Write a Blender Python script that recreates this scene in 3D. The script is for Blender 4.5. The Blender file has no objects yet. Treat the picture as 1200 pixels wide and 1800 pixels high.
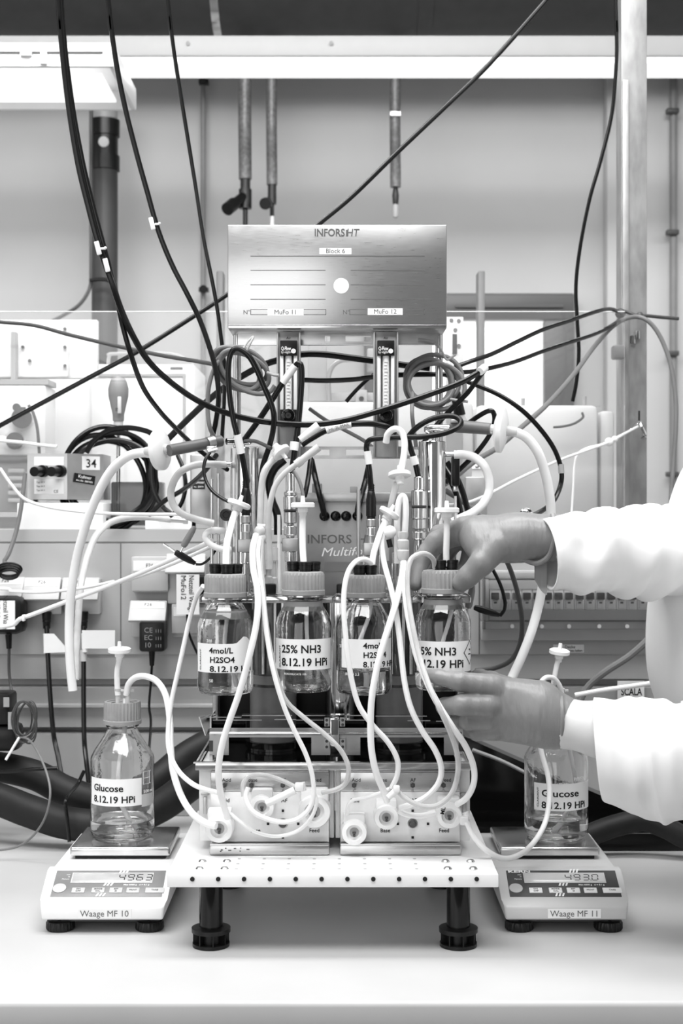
import bpy, bmesh, math, random
import numpy as np
from mathutils import Vector, Matrix, Euler, noise

random.seed(7)
SC = bpy.context.scene
COL = SC.collection
F = 2500.0      # focal length in pixels of the 1200x1800 frame
ZC = 0.525      # eye height above the bench top (bench top is z = 0, camera at y = 0)

# ------------------------------------------------------------------ camera
cam = bpy.data.objects.new('camera', bpy.data.cameras.new('camera'))
COL.objects.link(cam)
cam.location = (0, 0, ZC)
cam.rotation_euler = (math.pi / 2, 0, 0)
cam.data.sensor_fit = 'VERTICAL'
cam.data.sensor_height = 36.0
cam.data.lens = 50.0
cam.data.clip_start = 0.05
cam.data.dof.use_dof = True
cam.data.dof.focus_distance = 1.80
cam.data.dof.aperture_fstop = 10.0
SC.camera = cam
SC.view_settings.view_transform = 'Standard'
SC.view_settings.look = 'None'
SC.view_settings.gamma = 1
SC.view_settings.use_curve_mapping = False
SC.view_settings.exposure = 0.58
SC.cycles.max_bounces = 14
SC.cycles.transmission_bounces = 12
SC.cycles.transparent_max_bounces = 16

# ------------------------------------------------------------------ world and added area lights
world = bpy.data.worlds.new('world')
SC.world = world
world.use_nodes = True
wn = world.node_tree.nodes
wl = world.node_tree.links
wn.clear()
w_out = wn.new('ShaderNodeOutputWorld')
w_bg = wn.new('ShaderNodeBackground')
w_tc = wn.new('ShaderNodeTexCoord')
w_no = wn.new('ShaderNodeTexNoise')
w_ra = wn.new('ShaderNodeValToRGB')
w_no.inputs['Scale'].default_value = 2.2
w_no.inputs['Detail'].default_value = 2
w_ra.color_ramp.elements[0].position = 0.40
w_ra.color_ramp.elements[0].color = (0.10, 0.10, 0.10, 1)
w_ra.color_ramp.elements[1].position = 0.62
w_ra.color_ramp.elements[1].color = (1, 1, 1, 1)
wl.new(w_tc.outputs['Generated'], w_no.inputs['Vector'])
wl.new(w_no.outputs['Fac'], w_ra.inputs['Fac'])
wl.new(w_ra.outputs['Color'], w_bg.inputs['Color'])
w_bg.inputs['Strength'].default_value = 0.8
wl.new(w_bg.outputs['Background'], w_out.inputs['Surface'])


def area(name, loc, target, sx, sy, power):
    l = bpy.data.lights.new(name, 'AREA')
    l.shape = 'RECTANGLE'
    l.size, l.size_y, l.energy = sx, sy, power
    o = bpy.data.objects.new(name, l)
    COL.objects.link(o)
    o.location = loc
    o.rotation_euler = (Vector(target) - Vector(loc)).to_track_quat('-Z', 'Y').to_euler()
    return o


area('added_light_behind_camera', (-1.5, -2.10, 1.05), (-1.5, 2.0, 1.05), 2.6, 2.3, 26)  # assumed unseen window, added to brighten the steel box's left reflection
area('assumed_overhead_light', (-0.3, 0.75, 2.55), (-0.1, 1.5, 0.2), 2.6, 0.9, 56)  # assumed unseen ceiling lamp, for the soft light from above
area('added_overhead_light_rear', (0.0, 1.95, 2.55), (0.0, 3.0, 0.5), 3.2, 0.6, 54)  # unseen lamp added overhead to brighten the fronts behind the screen


# ------------------------------------------------------------------ materials
def mat(name, base, rough=0.5, metal=0.0, trans=0.0, ior=1.45, var=0.0, vscale=20.0, bump=0.0, bscale=60.0,
        stretch=(1, 1, 1), coat=0.0, rvar=0.0, alpha=1.0):
    m = bpy.data.materials.new(name)
    m.use_nodes = True
    nt = m.node_tree
    b = nt.nodes['Principled BSDF']
    b.inputs['Base Color'].default_value = (base, base, base, 1)
    b.inputs['Roughness'].default_value = rough
    b.inputs['Metallic'].default_value = metal
    b.inputs['Transmission Weight'].default_value = trans
    b.inputs['IOR'].default_value = ior
    b.inputs['Coat Weight'].default_value = coat
    if base < 0.03 and not trans:
        b.inputs['Specular IOR Level'].default_value = 0.35
    b.inputs['Alpha'].default_value = alpha
    tc = nt.nodes.new('ShaderNodeTexCoord')
    mp = nt.nodes.new('ShaderNodeMapping')
    mp.inputs['Scale'].default_value = stretch
    nt.links.new(tc.outputs['Object'], mp.inputs['Vector'])
    no = nt.nodes.new('ShaderNodeTexNoise')
    no.inputs['Scale'].default_value = vscale
    no.inputs['Detail'].default_value = 4
    nt.links.new(mp.outputs['Vector'], no.inputs['Vector'])
    if var:
        r = nt.nodes.new('ShaderNodeMapRange')
        r.inputs['From Min'].default_value = 0.3
        r.inputs['From Max'].default_value = 0.7
        r.inputs['To Min'].default_value = max(0, base * (1 - var))
        r.inputs['To Max'].default_value = min(1, base * (1 + var))
        nt.links.new(no.outputs['Fac'], r.inputs['Value'])
        nt.links.new(r.outputs['Result'], b.inputs['Base Color'])
    if rvar:
        r = nt.nodes.new('ShaderNodeMapRange')
        r.inputs['From Min'].default_value = 0.3
        r.inputs['From Max'].default_value = 0.7
        r.inputs['To Min'].default_value = max(0.02, rough - rvar)
        r.inputs['To Max'].default_value = rough + rvar
        nt.links.new(no.outputs['Fac'], r.inputs['Value'])
        nt.links.new(r.outputs['Result'], b.inputs['Roughness'])
    if bump:
        n2 = nt.nodes.new('ShaderNodeTexNoise')
        n2.inputs['Scale'].default_value = bscale
        n2.inputs['Detail'].default_value = 3
        nt.links.new(mp.outputs['Vector'], n2.inputs['Vector'])
        bp = nt.nodes.new('ShaderNodeBump')
        bp.inputs['Strength'].default_value = bump
        bp.inputs['Distance'].default_value = 0.002
        nt.links.new(n2.outputs['Fac'], bp.inputs['Height'])
        nt.links.new(bp.outputs['Normal'], b.inputs['Normal'])
    return m


def thin_clear(name, tint, gloss_rough=0.05, haze=0.0):
    """clear sheet: transparent with a fresnel reflection and a little surface haze"""
    m = bpy.data.materials.new(name)
    m.use_nodes = True
    nt = m.node_tree
    nt.nodes.clear()
    out = nt.nodes.new('ShaderNodeOutputMaterial')
    tr = nt.nodes.new('ShaderNodeBsdfTransparent')
    tr.inputs['Color'].default_value = (tint, tint, tint, 1)
    gl = nt.nodes.new('ShaderNodeBsdfGlossy')
    gl.inputs['Roughness'].default_value = gloss_rough
    fr = nt.nodes.new('ShaderNodeFresnel')
    fr.inputs['IOR'].default_value = 1.45
    mx = nt.nodes.new('ShaderNodeMixShader')
    nt.links.new(fr.outputs['Fac'], mx.inputs['Fac'])
    nt.links.new(tr.outputs['BSDF'], mx.inputs[1])
    nt.links.new(gl.outputs['BSDF'], mx.inputs[2])
    df = nt.nodes.new('ShaderNodeBsdfDiffuse')
    df.inputs['Color'].default_value = (0.85, 0.85, 0.85, 1)
    mx2 = nt.nodes.new('ShaderNodeMixShader')
    no = nt.nodes.new('ShaderNodeTexNoise')
    no.inputs['Scale'].default_value = 9
    no.inputs['Detail'].default_value = 5
    tc = nt.nodes.new('ShaderNodeTexCoord')
    nt.links.new(tc.outputs['Object'], no.inputs['Vector'])
    r = nt.nodes.new('ShaderNodeMapRange')
    r.inputs['To Min'].default_value = haze * 0.5
    r.inputs['To Max'].default_value = haze * 1.5
    nt.links.new(no.outputs['Fac'], r.inputs['Value'])
    nt.links.new(r.outputs['Result'], mx2.inputs['Fac'])
    nt.links.new(mx.outputs['Shader'], mx2.inputs[1])
    nt.links.new(df.outputs['BSDF'], mx2.inputs[2])
    nt.links.new(mx2.outputs['Shader'], out.inputs['Surface'])
    return m


MT = dict(
    wall=mat('wall_paint', 0.52, 0.7, var=0.03, vscale=3, bump=0.05),
    ceiling=mat('ceiling_paint', 0.12, 0.8, var=0.05),
    floor=mat('floor_vinyl', 0.3, 0.5, var=0.05),
    bench=mat('bench_laminate', 0.50, 0.38, var=0.03, vscale=8, bump=0.02, bscale=300),
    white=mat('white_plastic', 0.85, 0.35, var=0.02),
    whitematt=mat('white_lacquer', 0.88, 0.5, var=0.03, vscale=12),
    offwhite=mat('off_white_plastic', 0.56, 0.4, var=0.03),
    paper=mat('paper', 0.86, 0.7, var=0.02),
    ink=mat('ink', 0.015, 0.6),
    greyink=mat('grey_ink', 0.12, 0.6),
    steel=mat('stainless_steel', 0.62, 0.20, 1.0, var=0.10, vscale=30, rvar=0.07),
    steelpol=mat('polished_steel', 0.70, 0.10, 1.0, var=0.06, vscale=40, rvar=0.04),
    brushed=mat('brushed_steel', 0.55, 0.30, 1.0, var=0.03, vscale=60, rvar=0.03, stretch=(1, 1, 14)),
    alu=mat('aluminium', 0.50, 0.38, 1.0, var=0.12, vscale=22, rvar=0.08),
    galv=mat('galvanised_steel', 0.36, 0.42, 0.5, var=0.2, vscale=18, stretch=(3, 3, 1)),
    black=mat('black_plastic', 0.007, 0.32, var=0.1),
    blackgloss=mat('black_gloss', 0.005, 0.10),
    rubber=mat('black_rubber', 0.006, 0.24),
    foam=mat('black_foam_insulation', 0.013, 0.55, var=0.3, vscale=25, bump=0.15, bscale=120),
    jacket=mat('grey_heating_jacket', 0.15, 0.35, var=0.2, vscale=30),
    dark=mat('dark_grey_plastic', 0.06, 0.45, var=0.1),
    pipe=mat('dark_pipe', 0.042, 0.5, var=0.1),
    grey=mat('grey_plastic', 0.22, 0.45, var=0.06),
    midgrey=mat('mid_grey_plastic', 0.34, 0.45, var=0.05),
    duct=mat('grey_duct_lacquer', 0.43, 0.42, var=0.03, vscale=10),
    ductdark=mat('grey_duct_lacquer_dark', 0.33, 0.45, var=0.03, vscale=10),
    socket=mat('pale_grey_socket_plastic', 0.50, 0.4, var=0.03),
    greycable=mat('grey_cable_sheath', 0.17, 0.45, var=0.08),
    cap=mat('grey_screw_cap', 0.30, 0.45, var=0.12, vscale=50),
    capdark=mat('darker_grey_screw_cap', 0.23, 0.45, var=0.1, vscale=50),
    silicone=mat('silicone_tube', 0.90, 0.32, trans=0.06, ior=1.40, var=0.02),
    silicgrey=mat('clear_hose', 0.78, 0.22, trans=0.40, ior=1.40, var=0.08, vscale=60),
    rope=mat('white_cord', 0.8, 0.7),
    brownhose=mat('grey_rubber_hose', 0.11, 0.42, var=0.15),
    glove=mat('nitrile_glove', 0.215, 0.36, var=0.04, vscale=18, bump=0.55, bscale=50, stretch=(3.0, 1, 0.8)),
    skin=mat('skin', 0.62, 0.45, bump=0.1, bscale=150, var=0.03),
    coat=mat('white_cotton', 0.80, 0.8, bump=0.35, bscale=16, var=0.02),
    glass=mat('clear_glass', 1.0, 0.0, trans=1.0, ior=1.47, bump=0.10, bscale=70),
    liquid=mat('clear_liquid', 1.0, 0.0, trans=1.0, ior=1.33),
    smokeglass=mat('dark_vessel_glass', 0.05, 0.12, var=0.5, vscale=30, coat=0.4),
    plexi=thin_clear('acrylic_sheet', 0.97, 0.05, 0.055),
    clear=thin_clear('clear_plastic', 0.95, 0.08, 0.025),
    smoked=thin_clear('smoked_plastic', 0.40, 0.08, 0.05),
    jerry=mat('translucent_polyethylene', 0.88, 0.45, trans=0.15, var=0.03, vscale=10),
    panelsteel=mat('engraved_panel_steel', 0.34, 0.42, 0.8, var=0.08, vscale=30),
    beam=mat('luminaire_lacquer', 0.50, 0.5, var=0.02),
    braid=mat('braided_sleeve', 0.17, 0.45, 0.3, var=0.35, vscale=90),
    lcd=mat('lcd_glass', 0.45, 0.12, var=0.25, vscale=16),
    lcdlight=mat('lcd_glass_light', 0.62, 0.15, var=0.06, vscale=16),
    panelgrey=mat('ring_and_reflection_grey', 0.20, 0.30, var=0.12, vscale=30),  # left balance panel: light reflection painted in as lighter grey; also a bottle ring
    paneldark=mat('dark_grey_overlay', 0.05, 0.40, var=0.05),
    pumpwhite=mat('white_pump_panel', 0.80, 0.32, var=0.08, vscale=40),
    frame=mat('dark_window_frame', 0.09, 0.4),
)
lm = bpy.data.materials.new('lamp_diffuser')
lm.use_nodes = True
lb = lm.node_tree.nodes['Principled BSDF']
lb.inputs['Base Color'].default_value = (0.8, 0.8, 0.8, 1)
lb.inputs['Emission Color'].default_value = (1, 1, 1, 1)
lb.inputs['Emission Strength'].default_value = 0.5
MT['lamp'] = lm
pm = lm.copy()
pm.name = 'window_daylight_pane'
pm.node_tree.nodes['Principled BSDF'].inputs['Emission Strength'].default_value = 0.8
MT['pane'] = pm


# ------------------------------------------------------------------ geometry helpers
def P(px, py, d):
    return Vector(((px - 600) * d / F, d, ZC - (py - 900) * d / F))


def smooth_path(pts, sub=8, closed=False):
    n = len(pts)
    if n < 3:
        return [Vector(p) for p in pts]
    out = []
    rng = range(n if closed else n - 1)
    for i in rng:
        if closed:
            p0, p1, p2, p3 = (pts[(i + k) % n] for k in (-1, 0, 1, 2))
        else:
            p1, p2 = pts[i], pts[i + 1]
            p0 = pts[i - 1] if i > 0 else p1 * 2 - p2
            p3 = pts[i + 2] if i + 2 < n else p2 * 2 - p1
        for s in range(sub):
            t = s / sub
            out.append(0.5 * ((2 * p1) + (p2 - p0) * t + (2 * p0 - 5 * p1 + 4 * p2 - p3) * t * t
                              + (3 * p1 - p0 - 3 * p2 + p3) * t ** 3))
    if not closed:
        out.append(Vector(pts[-1]))
    return out


class MB:
    def __init__(self):
        self.bm = bmesh.new()

    def box(self, c, s, bev=0.0, rot=None, seg=2):
        r = bmesh.ops.create_cube(self.bm, size=1.0)
        vs = r['verts']
        for v in vs:
            v.co = Vector((v.co.x * s[0], v.co.y * s[1], v.co.z * s[2]))
        if bev > 0:
            es = list({e for v in vs for e in v.link_edges})
            g = bmesh.ops.bevel(self.bm, geom=es, offset=min(bev, min(s) * 0.45), segments=seg, profile=0.5, affect='EDGES')
            vs = list({v for f in g['faces'] for v in f.verts} | {v for v in vs if v.is_valid})
        R = rot.to_matrix() if isinstance(rot, Euler) else rot
        for v in vs:
            if R is not None:
                v.co = R @ v.co
            v.co += Vector(c)
        return self

    def rect(self, x0, y0, x1, y1, d0, d1, bev=0.0):
        """box whose front face (at distance d0) covers that part of the view; d1 is its back"""
        a, b = P(x0, y0, d0), P(x1, y1, d0)
        return self.box(((a.x + b.x) / 2, (d0 + d1) / 2, (a.z + b.z) / 2),
                        (abs(b.x - a.x), abs(d1 - d0), abs(a.z - b.z)), bev)

    def ring_mesh(self, rings, closed_u=True, cap=True, loop=False):
        bm = self.bm
        R = [[bm.verts.new(p) for p in ring] for ring in rings]
        n = len(R[0])
        m = len(R)
        for i in range(m if loop else m - 1):
            A, B = R[i], R[(i + 1) % m]
            for j in range(n if closed_u else n - 1):
                k = (j + 1) % n
                try:
                    bm.faces.new((A[j], A[k], B[k], B[j]))
                except ValueError:
                    pass
        if cap and not loop:
            bm.faces.new(list(reversed(R[0])))
            bm.faces.new(R[-1])
        return self

    def tube(self, pts, r, seg=10, sub=8, smooth=True, closed=False, r_end=None):
        pts = [Vector(p) for p in pts]
        path = smooth_path(pts, sub, closed) if smooth else pts
        # drop duplicates
        q = [path[0]]
        for p in path[1:]:
            if (p - q[-1]).length > 1e-6:
                q.append(p)
        path = q
        if closed and (path[0] - path[-1]).length < 1e-6:
            path.pop()
        n = len(path)
        tang = []
        for i in range(n):
            if closed:
                t = path[(i + 1) % n] - path[i - 1]
            else:
                t = path[min(i + 1, n - 1)] - path[max(i - 1, 0)]
            tang.append(t.normalized())
        up = Vector((0, 0, 1)) if abs(tang[0].z) < 0.9 else Vector((1, 0, 0))
        nrm = (up - tang[0] * up.dot(tang[0])).normalized()
        rings = []
        for i in range(n):
            nrm = (nrm - tang[i] * nrm.dot(tang[i]))
            nrm = nrm.normalized() if nrm.length > 1e-8 else tang[i].orthogonal().normalized()
            bi = tang[i].cross(nrm)
            rr = r if r_end is None else r + (r_end - r) * i / (n - 1)
            rings.append([path[i] + (nrm * math.cos(a) + bi * math.sin(a)) * rr
                          for a in (2 * math.pi * k / seg for k in range(seg))])
        return self.ring_mesh(rings, loop=closed)

    def cyl(self, p0, p1, r0, r1=None, seg=24):
        r1 = r0 if r1 is None else r1
        return self.tube([p0, p1], r0, seg, smooth=False, r_end=r1)

    def lathe(self, prof, o, axis=(0, 0, 1), seg=40, rib=None):
        """prof: list of (radius, height along axis); rib = (count, depth, h0, h1)"""
        ax = Vector(axis).normalized()
        u = ax.orthogonal().normalized()
        if abs(ax.z) > 0.99:
            u = Vector((1, 0, 0))
        v = ax.cross(u)
        o = Vector(o)
        rings = []
        for r, h in prof:
            ring = []
            for k in range(seg):
                a = 2 * math.pi * k / seg
                rr = max(r, 1e-5)
                if rib and rib[2] <= h <= rib[3]:
                    rr -= rib[1] * (0.5 + 0.5 * math.cos(a * rib[0])) ** 0.6
                ring.append(o + ax * h + (u * math.cos(a) + v * math.sin(a)) * rr)
            rings.append(ring)
        return self.ring_mesh(rings)

    def prism(self, pts, vec):
        vec = Vector(vec)
        A = [self.bm.verts.new(p) for p in pts]
        B = [self.bm.verts.new(Vector(p) + vec) for p in pts]
        n = len(A)
        self.bm.faces.new(A)
        self.bm.faces.new(list(reversed(B)))
        for i in range(n):
            j = (i + 1) % n
            self.bm.faces.new((A[j], A[i], B[i], B[j]))
        return self

    def ball(self, c, r, seg=20):
        s = r if hasattr(r, '__len__') else (r, r, r)
        g = bmesh.ops.create_uvsphere(self.bm, u_segments=seg, v_segments=max(8, seg // 2), radius=1.0)
        for v in g['verts']:
            v.co = Vector((v.co.x * s[0], v.co.y * s[1], v.co.z * s[2])) + Vector(c)
        return self

    def raw(self, verts, faces):
        V = [self.bm.verts.new(v) for v in verts]
        for f in faces:
            try:
                self.bm.faces.new([V[i] for i in f])
            except ValueError:
                pass
        return self

    def text(self, s, size, o, right=(1, 0, 0), up=(0, 0, 1), align='LEFT', bold=0.0, cyl=None, width=None, depth=0.00015,
             shear=0.0):
        """lettering as solid shapes; o = baseline anchor; cyl = (cx, cy, radius) wraps it round a bottle"""
        cu = bpy.data.curves.new('lettering', 'FONT')
        cu.body = s
        cu.size = size
        cu.align_x = align
        cu.offset = bold * size
        cu.extrude = depth
        cu.shear = shear
        cu.resolution_u = 3
        ob = bpy.data.objects.new('lettering', cu)
        COL.objects.link(ob)
        bpy.context.view_layer.update()
        me = bpy.data.meshes.new_from_object(ob)
        xs = [v.co.x for v in me.vertices] or [0]
        k = 1.0
        if width:
            k = width / max(1e-6, (max(xs) - min(xs)))
        R, U = Vector(right), Vector(up)
        N = R.cross(U)
        o = Vector(o)
        vv = []
        for v in me.vertices:
            if cyl:
                cx, cy, rad = cyl
                a = (o.x - cx) / rad + v.co.x * k / rad     # arc length from the bottle's front
                rr = rad + v.co.z
                vv.append(Vector((cx + rr * math.sin(a), cy - rr * math.cos(a), o.z + v.co.y)))
            else:
                vv.append(o + R * (v.co.x * k) + U * v.co.y + N * v.co.z)
        self.raw(vv, [tuple(p.vertices) for p in me.polygons])
        bpy.data.objects.remove(ob)
        bpy.data.curves.remove(cu)
        bpy.data.meshes.remove(me)
        return self


WLOC = {}


def tag(o, label=None, cat=None, group=None, kind=None):
    if label:
        o['label'] = label
    if cat:
        o['category'] = cat
    if group:
        o['group'] = group
    if kind:
        o['kind'] = kind
    return o


def obj(name, mb, m, parent=None, label=None, cat=None, group=None, kind=None, sharp=35):
    bm = mb.bm
    bmesh.ops.recalc_face_normals(bm, faces=bm.faces)
    lo = Vector((min(v.co.x for v in bm.verts), min(v.co.y for v in bm.verts), min(v.co.z for v in bm.verts)))
    hi = Vector((max(v.co.x for v in bm.verts), max(v.co.y for v in bm.verts), max(v.co.z for v in bm.verts)))
    c = (lo + hi) / 2
    if parent is None:
        c.z = lo.z
    for v in bm.verts:
        v.co -= c
    me = bpy.data.meshes.new(name)
    bm.to_mesh(me)
    bm.free()
    for p in me.polygons:
        p.use_smooth = True
    me.set_sharp_from_angle(angle=math.radians(sharp))
    me.materials.append(MT[m] if isinstance(m, str) else m)
    o = bpy.data.objects.new(name, me)
    COL.objects.link(o)
    if parent is not None:
        o.parent = parent
        o.location = c - WLOC[parent.name]
    else:
        o.location = c
    WLOC[o.name] = c
    return tag(o, label, cat, group, kind)


def thing(name, label, cat, loc, group=None):
    o = bpy.data.objects.new(name, None)
    o.empty_display_size = 0.02
    COL.objects.link(o)
    o.location = Vector(loc)
    WLOC[o.name] = Vector(loc)
    return tag(o, label, cat, group)


def dup(root, off, label=None):
    """copy of a thing with copies of its parts and sub-parts, moved by off"""
    def cp(o, par):
        c = o.copy()
        COL.objects.link(c)
        if par is not None:
            c.parent = par
        for ch in o.children:
            cp(ch, c)
        return c
    r = cp(root, None)
    r.location = root.location + Vector(off)
    WLOC[r.name] = r.location.copy()
    if label:
        r['label'] = label
    return r


def cable(name, label, cat, pts, r, m='rubber', group=None, seg=10, parent=None):
    mb = MB()
    pts = list(pts)
    for end in (0, -1):                     # runs that leave the room's middle go on a good way
        p, q = pts[end], pts[1 if end == 0 else -2]
        if p[1] <= -30:
            k = 900.0 / max(1.0, q[1] - p[1])
            ext = (p[0] + (p[0] - q[0]) * k, p[1] - 900, p[2])
        elif p[0] <= -20 or p[0] >= 1215:
            ext = (p[0] + (-420 if p[0] < 0 else 250), p[1] + (p[1] - q[1]) * 0.5, p[2])
        else:
            continue
        pts = [ext] + pts if end == 0 else pts + [ext]
    mb.tube([P(*p) for p in pts], r, seg)
    return obj(name, mb, m, parent, label, cat, group)


def arc(cx, cy, rx, ry, d, a0, a1, n=10, dd=0.0):
    return [(cx + rx * math.cos(math.radians(a0 + (a1 - a0) * i / n)), cy + ry * math.sin(math.radians(a0 + (a1 - a0) * i / n)),
             d + dd * i / n) for i in range(n + 1)]


# ------------------------------------------------------------------ implicit surfaces (for hands and body)
def sdf_mesh(fn, lo, hi, h):
    ax = [np.arange(lo[i], hi[i] + h, h) for i in range(3)]
    X, Y, Z = np.meshgrid(*ax, indexing='ij')
    V = fn(X, Y, Z)
    ins = V < 0
    s = V.shape
    cnt = np.zeros((s[0] - 1, s[1] - 1, s[2] - 1), int)
    cor = [(i, j, k) for i in (0, 1) for j in (0, 1) for k in (0, 1)]

    def sl(c):
        return tuple(slice(c[a], s[a] - 1 + c[a]) for a in range(3))
    for c in cor:
        cnt += ins[sl(c)]
    act = (cnt > 0) & (cnt < 8)
    acc = np.zeros(act.shape + (3,))
    num = np.zeros(act.shape)
    for a in range(3):
        for c in cor:
            if c[a]:
                continue
            c2 = list(c)
            c2[a] = 1
            v0, v1 = V[sl(c)], V[sl(c2)]
            cross = (v0 < 0) != (v1 < 0)
            t = np.where(cross, v0 / np.where(np.abs(v0 - v1) < 1e-12, 1, v0 - v1), 0)
            for b in range(3):
                acc[..., b] += np.where(cross, c[b] + (t if b == a else 0), 0)
            num += cross
    idx = -np.ones(act.shape, int)
    cells = np.argwhere(act)
    idx[act] = np.arange(len(cells))
    pos = (cells + acc[act] / num[act][:, None]) * h + np.array(lo)
    faces = []
    for a in range(3):
        b, c = (a + 1) % 3, (a + 2) % 3
        s0 = [slice(None)] * 3
        s1 = [slice(None)] * 3
        s0[a] = slice(0, -1)
        s1[a] = slice(1, None)
        e = ins[tuple(s0)] != ins[tuple(s1)]
        for p in np.argwhere(e):
            if p[b] < 1 or p[c] < 1 or p[b] >= act.shape[b] or p[c] >= act.shape[c]:
                continue
            q = []
            for (ob, oc) in ((-1, -1), (0, -1), (0, 0), (-1, 0)):
                w = p.copy()
                w[b] += ob
                w[c] += oc
                q.append(idx[tuple(w)])
            if min(q) >= 0:
                faces.append(q if ins[tuple(p)] else q[::-1])
    return pos, faces


def cap_sdf(X, Y, Z, a, b, ra, rb, flat=(1, 1, 1)):
    a, b = np.array(a), np.array(b)
    ab = (b - a) * np.array(flat)
    px, py, pz = (X - a[0]) * flat[0], (Y - a[1]) * flat[1], (Z - a[2]) * flat[2]
    t = np.clip((px * ab[0] + py * ab[1] + pz * ab[2]) / max(1e-12, (ab ** 2).sum()), 0, 1)
    return np.sqrt((px - t * ab[0]) ** 2 + (py - t * ab[1]) ** 2 + (pz - t * ab[2]) ** 2) - (ra + (rb - ra) * t)


def smin(a, b, k):
    h = np.clip(0.5 + 0.5 * (b - a) / k, 0, 1)
    return b + (a - b) * h - k * h * (1 - h)

# ================================================================== THE ROOM
obj('wall_back', MB().box((0, 5.05, 1.0), (9, 0.1, 3.8)), 'wall', kind='structure')
obj('wall_front', MB().box((2.05, -2.25, 1.0), (4.2, 0.1, 3.8)).box((-3.6, -2.25, 1.0), (1.4, 0.1, 3.8))
    .box((-1.47, -2.25, -0.5), (2.9, 0.1, 0.8)).box((-1.47, -2.25, 2.55), (2.9, 0.1, 0.7)), 'wall', kind='structure')  # unseen wall; its opening is added for the light behind the camera
obj('floor', MB().box((0, 1.4, -0.95), (9, 7.4, 0.1)), 'floor', kind='structure')
obj('ceiling', MB().box((0, 1.4, 2.95), (9, 7.4, 0.1)), 'ceiling', kind='structure')
obj('trim_1', MB().rect(1066, -40, 1300, 1500, 4.93, 5.0, 0.01), 'wall', kind='structure')

# window in the rear wall, dark frame, bright panes
wf = MB()
wf.rect(700, 515, 1010, 562, 4.93, 5.0, 0.008).rect(956, 562, 1010, 760, 4.93, 5.0, 0.008)
wf.rect(640, 515, 700, 760, 4.93, 5.0, 0.008).rect(700, 720, 956, 760, 4.93, 5.0, 0.008)
wf.rect(800, 535, 990, 540, 4.92, 4.93)
win = obj('window_1', wf, 'frame', kind='structure')
obj('pane', MB().rect(700, 562, 956, 720, 4.97, 4.985), 'pane', win)

# ventilation duct along the ceiling
t = thing('ventilation_duct', 'dark round ventilation duct running under the ceiling across the top', 'duct', P(600, -20, 4.5))
ctr = P(600, -75, 4.5)
obj('duct_shell', MB().cyl((-3.2, 4.5, ctr.z), (3.2, 4.5, ctr.z), 0.245, seg=48), 'pipe', t)
for px, w in ((383, 14), (745, 26)):
    x = P(px, 0, 4.5).x
    obj('strap', MB().cyl((x - w * .0009, 4.5, ctr.z), (x + w * .0009, 4.5, ctr.z), 0.2475, seg=48), 'steelpol' if px < 500 else 'pipe', t,
        'shiny metal strap' if px < 500 else None)

# long white luminaire beam
t = thing('luminaire_beam', 'long white fluorescent luminaire hanging across the top of the room', 'lamp', P(600, 112, 4.0))
obj('housing', MB().rect(-400, 62, 1650, 98, 4.0, 4.16, 0.004), 'beam', t)
obj('diffuser', MB().rect(-400, 98, 1650, 112, 4.01, 4.15, 0.006), 'lamp', t)
for px in (330, 582):
    obj('rivet', MB().cyl(P(px, 76, 4.0), P(px, 76, 3.994), 0.006, seg=12), 'alu', t)

area('luminaire_beam_light', (0, 4.08, P(600, 112, 4.01).z - 0.004), (0, 4.35, 0.3), 6.0, 0.10, 23)

# pendant luminaire box, left
t = thing('pendant_luminaire', 'white pendant lamp box in the upper left corner', 'lamp', P(0, 150, 3.0))
a = P(200, 118, 3.0)
zb = a.z
mb = MB()
mb.box((a.x - 0.55, 3.0, zb + 0.022), (1.1, 0.012, 0.045), 0.003)
mb.box((a.x - 0.55, 3.32, zb + 0.022), (1.1, 0.012, 0.045), 0.003)
mb.box((a.x - 0.005, 3.16, zb + 0.022), (0.012, 0.33, 0.045), 0.003)
mb.box((a.x - 0.55, 3.16, zb + 0.047), (1.1, 0.33, 0.006))
obj('housing', mb, 'white', t)
obj('diffuser', MB().box((a.x - 0.57, 3.19, zb + 0.012), (1.06, 0.20, 0.008), 0.002), 'lamp', t)
obj('clip', MB().rect(70, 88, 82, 112, 2.985, 2.994, 0.002).rect(35, 88, 55, 97, 2.985, 2.994, 0.001), 'white', t)
obj('seam_strip', MB().rect(-60, 90, 180, 92.5, 2.990, 2.994), 'greyink', t)

# pipes on the rear wall
t = thing('drain_pipe', 'thick dark pipe running down the wall at the left behind the screen', 'pipe', P(184, 900, 4.7))
obj('pipe_run', MB().cyl(P(184, 290, 4.7), (P(184, 0, 4.7).x, 4.7, -0.899), 0.043), 'pipe', t)
obj('pipe_stub', MB().cyl(P(184, 150, 4.7), P(184, 220, 4.7), 0.042), 'midgrey', t)
obj('coupling', MB().cyl(P(184, 212, 4.7), P(184, 240, 4.7), 0.050).cyl(P(184, 240, 4.7), P(184, 275, 4.7), 0.044)
    .cyl(P(184, 275, 4.7), P(184, 300, 4.7), 0.050), 'black', t)
obj('coupling_bolt', MB().cyl(P(182, 249, 4.66), P(182, 249, 4.645), 0.017), 'alu', t)

cable('clipped_cable', 'thin dark cable clipped beside the thick drain pipe', 'cable',
      [(160, 195, 4.62), (160, 340, 4.62), (160, 470, 4.62), (158, 505, 4.62), (140, 535, 4.6), (110, 555, 4.6), (80, 570, 4.6)], 0.006, 'dark')
cable('cable_tie', 'black strap around the thick drain pipe', 'strap', [(157, 493, 4.6), (180, 491, 4.6), (204, 496, 4.6)], 0.006, 'black')

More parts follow.
